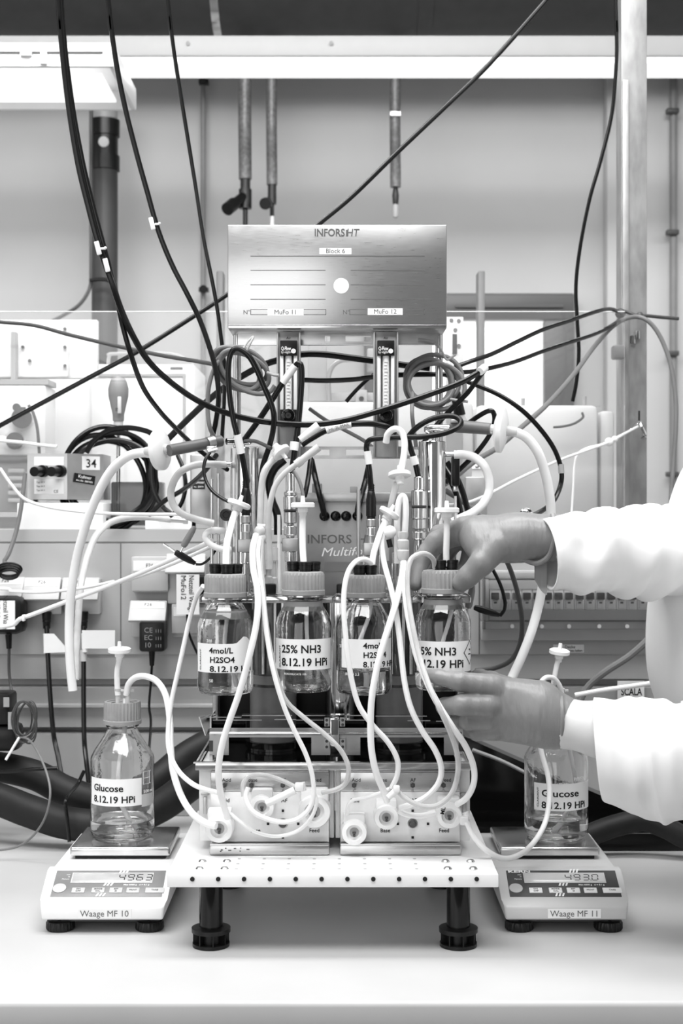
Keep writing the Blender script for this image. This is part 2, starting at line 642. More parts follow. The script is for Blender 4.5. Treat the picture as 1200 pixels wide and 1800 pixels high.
t = thing('conduit', 'thin grey vertical conduit with round black clips left of the gas hoses', 'pipe', P(357, 520, 4.95))
obj('tube_run', MB().cyl(P(357, 60, 4.95), P(357, 860, 4.95), 0.009, seg=12), 'grey', t)
for y in (142, 508):
    obj('clip', MB().cyl(P(357, y, 4.95), P(357, y, 4.90), 0.014, seg=14).rect(349, y - 3, 366, y + 4, 4.92, 4.95), 'black', t)

t = thing('wall_conduit', 'grey conduit with four clips right of the metal post', 'pipe', P(1183, 800, 4.90))
obj('tube_run', MB().cyl(P(1183, 60, 4.90), P(1183, 900, 4.90), 0.013, seg=12), 'grey', t)
for y in (193, 407, 620, 833):
    obj('clip', MB().rect(1172, y - 4, 1194, y + 5, 4.87, 4.90, 0.004), 'dark', t)


def gas_line(name, label, px, w, y1, valve):
    t = thing(name, label, 'hose', P(px, y1, 4.6), 'gas hoses hanging on the rear wall')
    obj('braided_sleeve', MB().tube([P(px, 60, 4.6), P(px - 1, y1 * 0.6, 4.6), P(px, y1, 4.6)], w * 4.6 / F / 2, 16), 'braid', t)
    if valve == 1:
        obj('valve_body', MB().cyl(P(px, y1 - 4, 4.6), P(px, y1 + 18, 4.6), 0.016).cyl(P(px, y1 + 18, 4.6), P(px, y1 + 52, 4.6), 0.021)
            .cyl(P(px, y1 + 28, 4.6), P(px - 22, y1 + 45, 4.55), 0.016).cyl(P(px, y1 + 45, 4.6), P(px, y1 + 82, 4.6), 0.008), 'black', t)
        obj('handle', MB().cyl(P(px - 20, y1 + 43, 4.56), P(px - 32, y1 + 53, 4.53), 0.021), 'black', t)
    elif valve == 2:
        obj('valve_body', MB().cyl(P(px, y1 - 2, 4.6), P(px, y1 + 34, 4.6), 0.014).cyl(P(px, y1 + 34, 4.6), P(px, y1 + 55, 4.6), 0.007), 'black', t)
        obj('handwheel', MB().cyl(P(px - 10, y1 + 32, 4.57), P(px - 12, y1 + 33, 4.53), 0.019), 'black', t)
        obj('tube_end', MB().cyl(P(px, y1 + 55, 4.6), P(px, y1 + 80, 4.6), 0.006), 'silicone', t)
    else:
        obj('valve_body', MB().lathe([(0, 0), (0.009, 0.002), (0.011, 0.03), (0.007, 0.055), (0, 0.057)], P(px, y1 + 31, 4.6)), 'black', t)
        obj('tube_end', MB().lathe([(0, 0), (0.008, 0.004), (0.011, 0.03), (0.009, 0.045), (0, 0.046)], P(px, y1 + 55, 4.6)), 'midgrey', t)
        obj('bracket', MB().rect(px - 9, 196, px + 9, 203, 4.575, 4.58), 'alu', t)


gas_line('gas_hose', 'wide braided gas hose ending in a black angled valve', 431, 23, 315, 1)
gas_line('gas_hose', 'narrow braided gas hose ending in a black handwheel valve', 478, 19, 325, 2)
gas_line('gas_hose', 'braided gas hose with a pointed black tip right of the display box', 695, 19, 329, 3)

for px, lb in ((386, 'grey upright post rising left of the steel display box'), (846, 'grey upright post in front of the window right of the display box')):
    tag(obj('shelf_post', MB().rect(px - 6, 476, px + 6, 905 + 984.5, 3.6, 3.66, 0.003), 'greycable'), lb, 'post')

# ================================================================== BENCH
zt = 0.0
bench = thing('laboratory_bench', 'long pale laboratory bench with a rounded front edge', 'table', (0, 2.2, -0.9))
obj('worktop', MB().box((-0.28, 2.262, -0.016), (1.76, 1.476, 0.032), 0.006, seg=3), 'bench', bench)
for x in (-1.05, 0.53):
    for y in (1.62, 2.9):
        obj('leg', MB().box((x, y, -0.466), (0.06, 0.06, 0.868), 0.003), 'alu', bench)


def yz(y, d=2.45):
    return ZC - (y - 900) * d / F


# service duct along the back of the bench
duct = thing('service_duct', 'grey cable and socket duct along the back of the bench', 'cable duct', (0, 2.7, 0))
X0, X1 = -1.12, P(1150, 0, 2.45).x
pr = [(2.45, yz(931)), (2.45, yz(952)), (2.4535, yz(952.5)), (2.4535, yz(955)), (2.45, yz(955.5)), (2.45, yz(1150)), (2.455, yz(1152)),
      (2.455, yz(1194)), (2.48, yz(1196)), (2.48, yz(1207)), (2.452, yz(1209)), (2.458, yz(1237)), (2.446, yz(1239)),
      (2.446, yz(1243)), (2.462, yz(1246)), (2.462, yz(1280)), (2.49, yz(1282)), (2.49, yz(1289)), (2.455, yz(1292)),
      (2.455, 0.001), (2.80, 0.001), (2.80, yz(931))]
obj('duct_body', MB().prism([(X0, y, z) for y, z in pr], (X1 - X0, 0, 0)), 'duct', duct, sharp=20)
obj('seam', MB().rect(211.3, 955, 213, 1150, 2.4495, 2.452).rect(841, 975, 843, 1150, 2.4495, 2.452), 'greyink', duct)


def socket(cx, y0, y1, tilt, w=62, lidlen=None):
    """earthed outlet on the duct with a sprung lid; tilt = lid opening angle"""
    a, b = P(cx - w / 2, y0, 2.45), P(cx + w / 2, y1, 2.45)
    s = obj('socket', MB().box(((a.x + b.x) / 2, 2.440, (a.z + b.z) / 2), (b.x - a.x, 0.022, a.z - b.z), 0.002), 'socket', duct)
    L = (a.z - b.z) * 0.72 if lidlen is None else lidlen
    R = Matrix.Rotation(math.radians(-tilt), 3, 'X')
    c = Vector(((a.x + b.x) / 2, 2.428, a.z)) + R @ Vector((0, -0.004, -L / 2))
    obj('lid', MB().box(c, ((b.x - a.x) + 0.002, 0.006, L), 0.0015, rot=R), 'socket', s)
    obj('label_strip', MB().box(c + R @ Vector((0, -0.0033, L * 0.24)), ((b.x - a.x) * 0.92, 0.0006, L * 0.30), rot=R), 'paper', s)
    mb = MB().text('F26', 0.009, c + R @ Vector((0, -0.0041, L * 0.20)), right=(1, 0, 0), up=R @ Vector((0, 0, 1)), align='CENTER')
    obj('lettering', mb, 'greyink', s)
    return s


socket(81, 1017, 1078, 32)
socket(148, 1017, 1078, 32)
socket(18, 1017, 1078, 42)
socket(267, 978, 1040, 0, lidlen=0.058)
socket(265, 1058, 1118, 40)
socket(330, 976, 1060, 38, w=66, lidlen=0.04)
socket(336, 1060, 1118, 0, w=60, lidlen=0.05)

# plugs, adapters and their leads on the duct
t = thing('plug_adapter', 'black plug-in power adapter below the open socket lid, left of centre', 'power adapter', P(268, 1145, 2.40))
obj('adapter_body', MB().rect(244, 1092, 289, 1146, 2.385, 2.430, 0.005), 'black', t)
m = MB()
for i, s in enumerate(('CE', 'EC', '10')):
    m.text(s, 0.012, P(253, 1112 + i * 13, 2.3845), align='LEFT')
    m.text('111', 0.008, P(272, 1112 + i * 13, 2.3845), align='LEFT')
obj('marking', m, 'grey', t)
obj('strain_relief', MB().cyl(P(267, 1145, 2.41), P(267, 1170, 2.41), 0.0055, 0.004, 12), 'black', t)
obj('lead', MB().tube([P(267, 1168, 2.41), P(265, 1200, 2.41), P(262, 1240, 2.40), P(265, 1270, 2.39), P(262, 1320, 2.36), P(262, 1350, 2.34)], 0.0022, 8), 'rubber', t)

t = thing('power_adapter', 'black rounded power adapter with a taped paper label at left edge', 'power adapter', P(12, 1115, 2.40))
obj('adapter_body', MB().rect(-30, 1048, 40, 1116, 2.375, 2.425, 0.014), 'black', t)
lp = obj('paper_label', MB().rect(-16, 1056, 26, 1106, 2.372, 2.3745), 'paper', t)
R, U = (0, 0, -1), (1, 0, 0)
obj('lettering', MB().text('Netzteil Waage', 0.0115, P(6, 1046, 2.3718), R, U, width=0.056).text('MF 10', 0.0115, P(-8, 1056, 2.3718), R, U), 'ink', lp)
obj('strain_relief', MB().cyl(P(15, 1115, 2.40), P(16, 1140, 2.40), 0.006, 0.0045, 12), 'black', t)
obj('lead', MB().tube([P(16, 1138, 2.40), P(16, 1180, 2.40), P(20, 1215, 2.39), P(24, 1250, 2.36)], 0.0026, 8), 'dark', t)

t = thing('power_adapter', 'power adapter with upright paper label hanging behind the first hanging bottle', 'power adapter', P(335, 1085, 2.40))
obj('adapter_body', MB().rect(322, 1012, 362, 1062, 2.385, 2.425, 0.006), 'black', t)
lp = obj('paper_label', MB().rect(310, 1010, 350, 1080, 2.380, 2.3835), 'paper', t)
obj('lettering', MB().text('Netzteil Waage', 0.0125, P(332, 1011, 2.3796), R, U, width=0.062).text('MuFo12', 0.0125, P(318, 1011, 2.3796), R, U), 'ink', lp)
obj('lead', MB().tube([P(329, 1080, 2.39), P(331, 1110, 2.40), P(345, 1145, 2.40), P(360, 1170, 2.40)], 0.0022, 8), 'rubber', t)


def plug_lead(label, px, pts, flag):
    t = thing('plug_lead', label, 'power cable', P(px, 1345, 2.4))
    obj('plug', MB().lathe([(0, 0), (0.006, 0.001), (0.0068, 0.012), (0.0075, 0.013), (0.0068, 0.016), (0.0075, 0.017), (0.008, 0.030), (0, 0.031)],
                           P(px, 1106, 2.425)), 'black', t)
    obj('cable', MB().tube([P(*p) for p in pts], 0.0042, 10), 'rubber', t)
    x, y = flag
    fp = MB()
    q = [(x - 4, y), (x + 14, y), (x + 42, y + 32), (x - 4, y + 34)] if px < 100 else [(x - 4, y - 5), (x + 54, y - 5), (x + 54, y + 27), (x - 4, y + 27)]
    fp.prism([P(u, v, 2.408) for u, v in q], (0, 0.0006, 0))
    fp.cyl(P(x, y, 2.413), P(x + 1, y + 33, 2.413), 0.0052, seg=12)
    obj('paper_flag', fp, 'paper', t)
    return t


plug_lead('black power cable with a cut paper flag, leftmost on the duct', 82,
          [(82, 1100, 2.42), (84, 1150, 2.415), (88, 1220, 2.41), (94, 1290, 2.40), (102, 1330, 2.38), (108, 1365, 2.36)], (81, 1114))
t = plug_lead('black power cable with a square paper flag behind the white tube', 147,
              [(147, 1100, 2.42), (147, 1160, 2.415), (147, 1230, 2.41), (148, 1300, 2.40), (152, 1340, 2.38), (157, 1385, 2.36)], (148, 1113))
obj('cable_marker', MB().cyl(P(146.5, 1143, 2.415), P(146.5, 1162, 2.415), 0.0058, seg=12), 'offwhite', t)

# distribution box with breakers, right
dist = thing('distribution_box', 'grey distribution box with clear cover on the right of the duct', 'fuse box', P(995, 1130, 2.42))
fr = MB()
fr.rect(846, 1003, 1152, 1018, 2.425, 2.449, 0.003).rect(846, 1018, 860, 1092, 2.425, 2.449, 0.003)
fr.rect(1138, 1018, 1152, 1092, 2.425, 2.449, 0.003).rect(846, 1092, 1152, 1126, 2.425, 2.449, 0.003)
obj('box_frame', fr, 'duct', dist)
obj('back_plate', MB().rect(856, 1010, 1142, 1095, 2.441, 2.4485), 'dark', dist)
obj('mounting_strip', MB().rect(860, 1020, 1138, 1036, 2.415, 2.42).rect(860, 1072, 1138, 1090, 2.415, 2.42), 'duct', dist)
obj('clear_cover', MB().rect(849, 1008, 1149, 1106, 2.398, 2.400, 0.0008).rect(849, 1008, 853, 1106, 2.400, 2.425).rect(1145, 1008, 1149, 1106, 2.400, 2.425), 'clear', dist)
for px in (900, 952, 1000, 1053, 1102):
    obj('cover_screw', MB().cyl(P(px, 1101, 2.426), P(px, 1101, 2.394), 0.0035, seg=12), 'alu', dist)
br = None
for i in range(15):
    px = 862 + i * 18.45
    if br is None:
        br = thing('circuit_breaker', 'white circuit breaker with a dark toggle in the row behind the clear cover', 'circuit breaker', P(px + 9, 1070, 2.42),
                   'circuit breakers in the distribution box')
        obj('breaker_body', MB().rect(px, 1036, px + 17.6, 1072, 2.416, 2.44, 0.001).rect(px + 3, 1055, px + 14, 1070, 2.410, 2.416, 0.001), 'white', br)
        obj('toggle', MB().rect(px + 2, 1042, px + 15.5, 1054, 2.404, 2.416, 0.001), 'black', br)
        obj('marker', MB().rect(px + 6, 1058, px + 11, 1061, 2.4092, 2.41), 'dark', br)
        P0 = px
    else:
        dup(br, ((px - P0) * 2.416 / F, 0, 0))

lb = obj('ceiling_lamp_sticker', MB().rect(972, 1133, 1026, 1147, 2.4485, 2.4497), 'paper', duct)
obj('lettering', MB().text('Decke', 0.007, P(992, 1139.5, 2.4482)).text('Lampen halten', 0.006, P(992, 1145.5, 2.4482), width=0.03), 'ink', lb)
lb = obj('maker_sticker', MB().rect(1085, 1197, 1132, 1240, 2.440, 2.4415), 'paper', duct)
obj('lettering', MB().text('SCALA', 0.017, P(1091, 1222, 2.4397), bold=0.02, width=0.036).text('www.labortechnik', 0.004, P(1088, 1230, 2.4397))
    .text('Labormöbel', 0.004, P(1088, 1236, 2.4397)), 'ink', lb)

# acrylic splash screen
t = thing('acrylic_screen', 'clear scratched acrylic screen standing along the back of the bench', 'screen', P(500, 930, 2.62))
a, b = P(-420, 548, 2.62), P(1098, 931, 2.62)
zbot = yz(931) + 0.0005
obj('sheet', MB().box(((a.x + b.x) / 2, 2.624, (a.z + zbot) / 2), (b.x - a.x, 0.004, a.z - zbot)), 'plexi', t)
obj('polished_edge', MB().box(((a.x + b.x) / 2, 2.624, a.z + 0.0008), (b.x - a.x, 0.0042, 0.0016)), 'white', t)

# steel post, right
t = thing('steel_post', 'tall galvanised steel post rising at the right of the screen', 'post', (P(1113, 0, 2.76).x, 2.765, 0.4958))
pp = MB()
a, b = P(1091, 0, 2.74), P(1137, 0, 2.74)
pp.box(((a.x + b.x) / 2, 2.765, 0.4965 + 1.1), (b.x - a.x, 0.05, 2.2), 0.003)
obj('post_profile', pp, 'galv', t)
obj('slot_strip', MB().rect(1094, 140, 1105, 905, 2.733, 2.741, 0.0015), 'galv', t)
for y in (590, 598):
    obj('bolt', MB().cyl(P(1120 - (y - 590), y - 8, 2.735), P(1120 - (y - 590), y + 6, 2.735), 0.005, seg=10), 'steelpol', t)
obj('side_clip', MB().rect(1078, 606, 1100, 630, 2.70, 2.73, 0.004), 'greycable', t)
obj('slot', MB().rect(1121.5, 722, 1124.5, 740, 2.739, 2.741), 'ink', t)

# ================================================================== BEHIND THE SCREEN
t = thing('switch_panel', 'white metal panel with screws seen through the screen at far left', 'panel', P(80, 900, 2.75))
ZD = yz(931)
obj('plate', MB().rect(-60, 562, 171, 665, 2.86, 2.88, 0.002), 'whitematt', t)
obj('door_plate', MB().rect(-60, 566, 120, 663, 2.845, 2.859, 0.004), 'whitematt', t)
obj('upright_bar', MB().rect(19, 583, 27, 690, 2.82, 2.844), 'midgrey', t)
for x, y in ((114, 578), (114, 610), (114, 643), (52, 634), (40, 610)):
    obj('screw', MB().cyl(P(x, y, 2.844), P(x, y, 2.838), 0.0035, seg=12), 'dark', t)
obj('lower_shelf', MB().rect(-60, 667, 85, 676, 2.80, 2.88), 'midgrey', t)
bx = obj('lower_box', MB().rect(-60, 677, 80, 800, 2.80, 2.90, 0.004), 'whitematt', t)
for x, y, r in ((38, 735, 0.020), (26, 775, 0.017)):
    obj('round_socket', MB().cyl(P(x, y, 2.80), P(x, y, 2.775), r), 'pipe', bx)
    obj('socket_ring', MB().lathe([(r * .7, 0), (r * 1.25, 0), (r * 1.25, .006), (r * .7, .006)], P(x, y, 2.80), (0, -1, 0), 28), 'white', bx)
obj('socket_flap', MB().cyl(P(29, 716, 2.772), P(29, 716, 2.768), 0.008).box(P(38, 722, 2.77), (0.016, 0.004, 0.014)), 'pipe', bx)
bx2 = obj('pump_cylinder_block', MB().rect(-60, 801, 55, 900, 2.82, 2.90, 0.004), 'midgrey', t)
for i in range(5):
    obj('rib', MB().rect(14, 824 + i * 13, 42, 831 + i * 13, 2.81, 2.82, 0.001), 'offwhite', bx2)
obj('support_foot', MB().box((P(0, 0, 2.86).x, 2.87, ZD + 0.005), (0.28, 0.05, 0.03)), 'midgrey', t)
obj('lead', MB().tube([P(*q) for q in [(50, 712, 2.72), (58, 725, 2.72), (65, 750, 2.72), (68, 780, 2.73), (70, 810, 2.75)]], 0.003), 'dark', t)

t = thing('white_cabinet', 'white cabinet with a framed door seen through the screen behind the screwdriver', 'cabinet', P(255, 930, 3.0))
obj('carcass', MB().rect(80, 640, 342, 2087, 3.01, 3.25, 0.006), 'whitematt', t)
obj('door_panel', MB().rect(160, 662, 322, 960, 2.988, 2.999, 0.003), 'white', t)
obj('door_frame', MB().rect(156, 657, 326, 662, 2.985, 2.999).rect(321, 662, 325, 960, 2.985, 2.999), 'midgrey', t)
obj('name_plate', MB().rect(299, 645, 321, 650, 2.994, 2.999), 'dark', t)
obj('top_handle', MB().tube([P(190, 640, 3.05), P(192, 626, 3.05), (P(200, 622, 3.05)), P(300, 622, 3.05), P(340, 640, 3.05)], 0.004, 8, sub=4), 'midgrey', t)

t = thing('canister', 'large white translucent canister on the right behind the screen', 'canister', P(960, 905, 2.80))
obj('canister_body', MB().rect(835, 712, 1052, 930, 2.80, 3.0, 0.012), 'jerry', t)
obj('side_tank', MB().rect(1054, 722, 1080, 930, 2.82, 3.0, 0.008), 'jerry', t)
for x, y in ((919, 700), (1027, 697), (1050, 715)):
    obj('knob', MB().cyl(P(x, y, 2.85), P(x, 714, 2.85), 0.004, seg=12), 'midgrey', t)
obj('twine_handle', MB().tube([P(*q) for q in ((972, 751, 2.785), (992, 749, 2.78), (1010, 744, 2.775), (1024, 734, 2.78), (1023, 726, 2.79))], 0.0024, 8), 'dark', t)

t = thing('analyser_housing', 'white analyser housing seen through the rack behind the reactors', 'laboratory device', P(690, 925, 2.75))
obj('housing', MB().rect(520, 706, 832, 930, 2.75, 3.0, 0.01), 'white', t)
obj('grey_upper_frame', MB().rect(541, 580, 574, 705, 2.85, 2.9, 0.002).rect(574, 690, 700, 705, 2.85, 2.9, 0.002)
    .rect(645, 612, 662, 652, 2.84, 2.87, 0.003).rect(700, 600, 760, 705, 2.85, 2.9, 0.002), 'midgrey', t)
obj('curved_pipe', MB().tube([P(578, 705, 2.83), P(578, 660, 2.83), P(590, 638, 2.83), P(615, 632, 2.83), P(650, 633, 2.83)], 0.005, 10), 'galv', t)
obj('socket_box', MB().rect(625, 685, 645, 706, 2.82, 2.85, 0.002), 'midgrey', t)
obj('socket_hole', MB().cyl(P(635, 701, 2.82), P(635, 701, 2.815), 0.005), 'black', t)

t = thing('perforated_upright', 'white perforated upright strip right of the display box', 'bracket', P(799, 930, 2.70))
obj('strip', MB().rect(784, 557, 814, 935, 2.69, 2.70, 0.001), 'whitematt', t)
for x, y in ((793, 563), (806, 564), (806, 608), (800, 580), (800, 692)):
    obj('hole', MB().cyl(P(x, y, 2.69), P(x, y, 2.6885), 0.004, seg=12), 'grey', t)
obj('slot', MB().rect(795, 587, 803, 622, 2.6885, 2.69), 'dark', t)

# ================================================================== ON TOP OF THE DUCT
zd = yz(931)


def on_duct(x0, y0, x1, d0, d1, bev=0.0):
    a, b = P(x0, y0, d0), P(x1, y0, d0)
    return MB().box(((a.x + b.x) / 2, (d0 + d1) / 2, (a.z + zd) / 2), (b.x - a.x, d1 - d0, a.z - zd), bev)


obj('carton', on_duct(30, 884, 181, 2.475, 2.60, 0.001), 'paper', label='flat white carton under the steel power supply', cat='box')
t = thing('power_supply', 'steel power supply box marked 34 on the white carton', 'power supply', P(110, 884, 2.52))
za = P(0, 884, 2.475).z
x0, x1, x2 = P(48, 0, 2.48).x, P(118, 0, 2.48).x, P(175, 0, 2.48).x
zt1 = P(0, 797, 2.48).z
obj('case', MB().prism([(x0, 2.48, za + 0.006), (x1, 2.48, za + 0.006), (x2, 2.52, za + 0.006), (x2, 2.60, za + 0.006), (x0, 2.60, za + 0.006)],
                       (0, 0, zt1 - za - 0.006)), 'alu', t)
obj('foot', MB().cyl((x0 + .01, 2.5, za + 0.0003), (x0 + .01, 2.5, za + .006), .004, seg=12), 'dark', t)
obj('foot', MB().cyl((x2 - .02, 2.55, za + 0.0003), (x2 - .02, 2.55, za + .006), .004, seg=12), 'dark', t)
obj('type_plate', MB().rect(60, 803, 112, 818, 2.478, 2.480).rect(60, 842, 112, 868, 2.478, 2.480), 'paper', t)
m = MB()
for i in range(3):
    m.text('Typ 24 V', 0.004, P(64, 849 + i * 7, 2.4777))
m.text('CE', 0.007, P(94, 866, 2.4777))
obj('lettering', m, 'greyink', t)
for px, w in ((64, 16), (94, 7)):
    obj('connector', MB().cyl(P(px + 12, 828, 2.481), P(px - 4, 829, 2.445), 0.0085, seg=18).cyl(P(px + 13, 828, 2.479), P(px + 9, 828, 2.47), 0.0105, seg=18), 'black', t)
ang = math.atan2(0.04, x2 - x1)
RT, UP = Vector((math.cos(ang), math.sin(ang), 0)), Vector((0, 0, 1))
RM = Matrix((RT, Vector((-math.sin(ang), math.cos(ang), 0)), UP)).transposed()
pc = Vector(((x1 + x2) / 2 + 0.008, 2.50 + 0.008 * math.tan(ang), P(0, 814, 2.5).z)) + RM @ Vector((0, -0.0015, 0))
nl = obj('number_label', MB().box(pc, (0.034, 0.0008, 0.024), rot=RM), 'paper', t)
obj('lettering', MB().text('34', 0.021, pc + RM @ Vector((0, -0.0008, -0.0075)), RT, UP, 'CENTER', bold=0.005), 'ink', nl)
R2 = RM @ Matrix.Rotation(math.radians(8), 3, 'Y')
pc = Vector(((x1 + x2) / 2 - 0.002, 2.50 - 0.002 * math.tan(ang), P(0, 842, 2.5).z)) + RM @ Vector((0, -0.0015, 0))
nl = obj('inventory_label', MB().box(pc, (0.040, 0.0008, 0.016), rot=R2), 'black', t)
obj('lettering', MB().text('Kuhner', 0.0085, pc + R2 @ Vector((0, -0.0008, 0.0005)), R2 @ Vector((1, 0, 0)), R2 @ Vector((0, 0, 1)), 'CENTER')
    .text('Art.-Nr. 3007403', 0.0045, pc + R2 @ Vector((0, -0.0008, -0.0055)), R2 @ Vector((1, 0, 0)), R2 @ Vector((0, 0, 1)), 'CENTER'), 'paper', nl)

t = thing('power_supply', 'second steel power supply box standing behind the left condenser', 'power supply', P(350, 930, 2.52))
obj('case', on_duct(334, 798, 372, 2.50, 2.60, 0.003), 'alu', t)
nl = obj('inventory_label', MB().rect(338, 843, 360, 860, 2.498, 2.4995), 'black', t)
obj('lettering', MB().text('Kuhner', 0.007, P(349, 850, 2.4975), align='CENTER').text('Nr. 30074', 0.004, P(349, 857, 2.4975), align='CENTER'), 'paper', nl)

t = thing('power_supply', 'third power supply box with number label behind the right loop tube', 'power supply', P(840, 930, 2.52))
obj('case', on_duct(818, 838, 856, 2.50, 2.60, 0.002), 'alu', t)
nl = obj('number_label', MB().rect(829, 806, 850, 824, 2.505, 2.506), 'paper', t)
obj('label_holder', MB().rect(829, 806, 850, 840, 2.5065, 2.509), 'offwhite', t)
obj('lettering', MB().text('3', 0.019, P(834, 822, 2.5045)), 'ink', nl)

obj('smoked_tray', MB().rect(195, 847, 285, 924, 2.56, 2.61, 0.003), 'smoked', label='smoked plastic tray standing behind the black hose coil', cat='tray')
obj('white_block', on_duct(255, 905, 345, 2.50, 2.56, 0.001), 'paper', label='low white carton right of the black hose coil', cat='box')

t = thing('screwdriver', 'large screwdriver standing upright with its grey bulbous handle', 'screwdriver', P(208, 930, 2.58))
obj('handle', MB().lathe([(0, 0), (0.010, 0.0), (0.0105, 0.012), (0.018, 0.045), (0.0185, 0.058), (0.015, 0.072), (0.009, 0.080), (0, 0.082)], P(208, 740, 2.58)), 'grey', t)
obj('handle_cap', MB().lathe([(0, 0), (0.016, 0.0), (0.0135, 0.007), (0.006, 0.012), (0, 0.0125)], P(208, 674, 2.58)), 'midgrey', t)
obj('collar', MB().cyl(P(208, 740, 2.58), P(208, 748, 2.58), 0.0085), 'offwhite', t)
obj('shaft', MB().cyl(P(208, 747, 2.58), (P(208, 0, 2.58).x, 2.58, zd), 0.0035, seg=12), 'steelpol', t)
obj('brand_window', MB().rect(206, 697, 213, 727, 2.5595, 2.563, 0.002), 'offwhite', t)
obj('lettering', MB().text('PB', 0.006, P(207, 723, 2.559), (0, 0, 1), (-1, 0, 0)), 'ink', t)

# black coiled hose leaning on the screwdriver
coil = MB()
pts = []
turns = 5
for i in range(turns * 20 + 8):
    a = 2 * math.pi * i / 20
    k = i / (turns * 20)
    r = 1.0 + 0.07 * math.sin(2.2 * a + 1) - 0.10 * math.sin(k * 9)
    pts.append(P(190 + 8 * math.sin(k * 7) + 78 * r * math.cos(a), 842 + 78 * r * math.sin(a) * 1.05 + 6 * k, 2.515 + 0.042 * k + 0.004 * math.sin(3 * a)))
obj('hose_coil', coil.tube(pts, 0.0048, 10, sub=3), 'rubber', label='coil of black hose hanging round the screwdriver', cat='hose')
cable('coil_end', 'loose end of black hose curving over the coil towards the disc filter', 'hose',
      [(152, 795, 2.49), (165, 775, 2.485), (190, 757, 2.48), (225, 752, 2.48), (255, 757, 2.48), (272, 765, 2.48)], 0.0048, 'rubber')
cable('coil_end', 'loose end of black hose trailing from the coil past the loop tube', 'hose',
      [(268, 800, 2.49), (266, 830, 2.49), (270, 862, 2.49), (285, 890, 2.49), (300, 903, 2.49)], 0.0045, 'rubber')
# hose with coupling lying on the duct
t = thing('coupled_hose', 'clear hose with a metal coupling lying on the duct then hanging over it', 'hose', P(240, 925, 2.47))
obj('hose', MB().tube([P(*q) for q in ((300, 913, 2.47), (260, 909, 2.46), (225, 910, 2.45), (195, 918, 2.42), (170, 940, 2.39), (153, 980, 2.36),
                                        (142, 1030, 2.33), (137, 1090, 2.32), (134, 1150, 2.31), (133, 1195, 2.30))], 0.0058, 12), 'silicgrey', t)
obj('coupling', MB().cyl(P(295, 913, 2.47), P(322, 915, 2.475), 0.0045, seg=14).cyl(P(322, 915, 2.475), P(330, 915, 2.475), 0.006, seg=14), 'alu', t)

# thick black insulated hoses along the back of the bench, left
for lb, pts, r in (
        ('upper thick black insulated hose sagging behind the left glucose bottle',
         [(-140, 1330, 2.36), (-20, 1345, 2.34), (60, 1362, 2.32), (120, 1392, 2.31), (190, 1408, 2.31), (270, 1375, 2.33), (330, 1328, 2.36), (400, 1290, 2.38)], 0.0245),
        ('lower thick black insulated hose lying behind the left balance',
         [(-140, 1378, 2.27), (-20, 1400, 2.25), (50, 1425, 2.23), (120, 1447, 2.22), (200, 1449, 2.22), (280, 1418, 2.23), (345, 1372, 2.24), (420, 1330, 2.26)], 0.0255)):
    cable('insulated_hose', lb, 'hose', pts, r, 'foam', 'black insulated hoses on the bench', 20)
for lb, pts in (('thin black cable across the upper black hose at far left', [(-60, 1345, 2.20), (0, 1356, 2.19), (60, 1352, 2.19), (100, 1350, 2.20)]),
                ('thin black cable hanging over the lower black hose', [(148, 1355, 2.27), (135, 1380, 2.255), (116, 1405, 2.18), (118, 1440, 2.175), (122, 1480, 2.17)])):
    cable('thin_cable', lb, 'cable', pts, 0.003, 'rubber')
# small black power brick with wire bundle at far left
t = thing('power_brick', 'black power brick with bundled wires at the far left edge', 'power supply', P(10, 1320, 2.30))
obj('brick_body', MB().rect(-60, 1220, 16, 1275, 2.27, 2.33, 0.006).rect(-60, 1275, 32, 1322, 2.28, 2.33, 0.01), 'black', t)
obj('sticker', MB().rect(6, 1226, 16, 1243, 2.2675, 2.27).rect(14, 1252, 26, 1282, 2.2675, 2.27), 'midgrey', t)
bw = MB()
for k in range(7):
    rx, ry, cx, cy, tl = 15 + 2.2 * (k % 4), 30 + 2.5 * ((k * 3) % 4), 44 + (k * 5) % 7 - 3, 1266 + (k * 7) % 9 - 4, 0.25 * math.sin(k * 2.1)
    q = []
    for i in range(14):
        an = 2 * math.pi * i / 14
        x, y = rx * math.cos(an), ry * math.sin(an)
        q.append(P(cx + x * math.cos(tl) - y * math.sin(tl), cy + x * math.sin(tl) + y * math.cos(tl), 2.25 - 0.0035 * k + 0.006 * math.sin(an + k)))
    bw.tube(q, 0.0014, 8, closed=True, sub=4)
obj('wire_bundle', bw, 'dark', t)
obj('bundle_tie', MB().cyl(P(34, 1296, 2.23), P(10, 1336, 2.22), 0.0022, seg=8), 'silicone', t)
obj('trailing_wire', MB().tube([P(*q) for q in ((30, 1296, 2.24), (50, 1300, 2.22), (68, 1325, 2.18), (84, 1365, 2.14), (88, 1400, 2.12), (78, 1440, 2.12),
                                                  (55, 1472, 2.13), (25, 1490, 2.14), (-30, 1497, 2.14))], 0.0018, 8), 'greycable', t)
t = thing('cable_knot', 'small bundle of black cable on the far left socket lid', 'cable', P(20, 1015, 2.39))
bw = MB()
for k in range(4):
    bw.tube([P(16 + (22 - k * 2) * math.cos(a), 1001 + k * 3 + (11 - k) * math.sin(a), 2.385 - k * .004) for a in (2 * math.pi * i / 10 for i in range(10))], 0.0019, 8, closed=True)
obj('windings', bw, 'rubber', t)

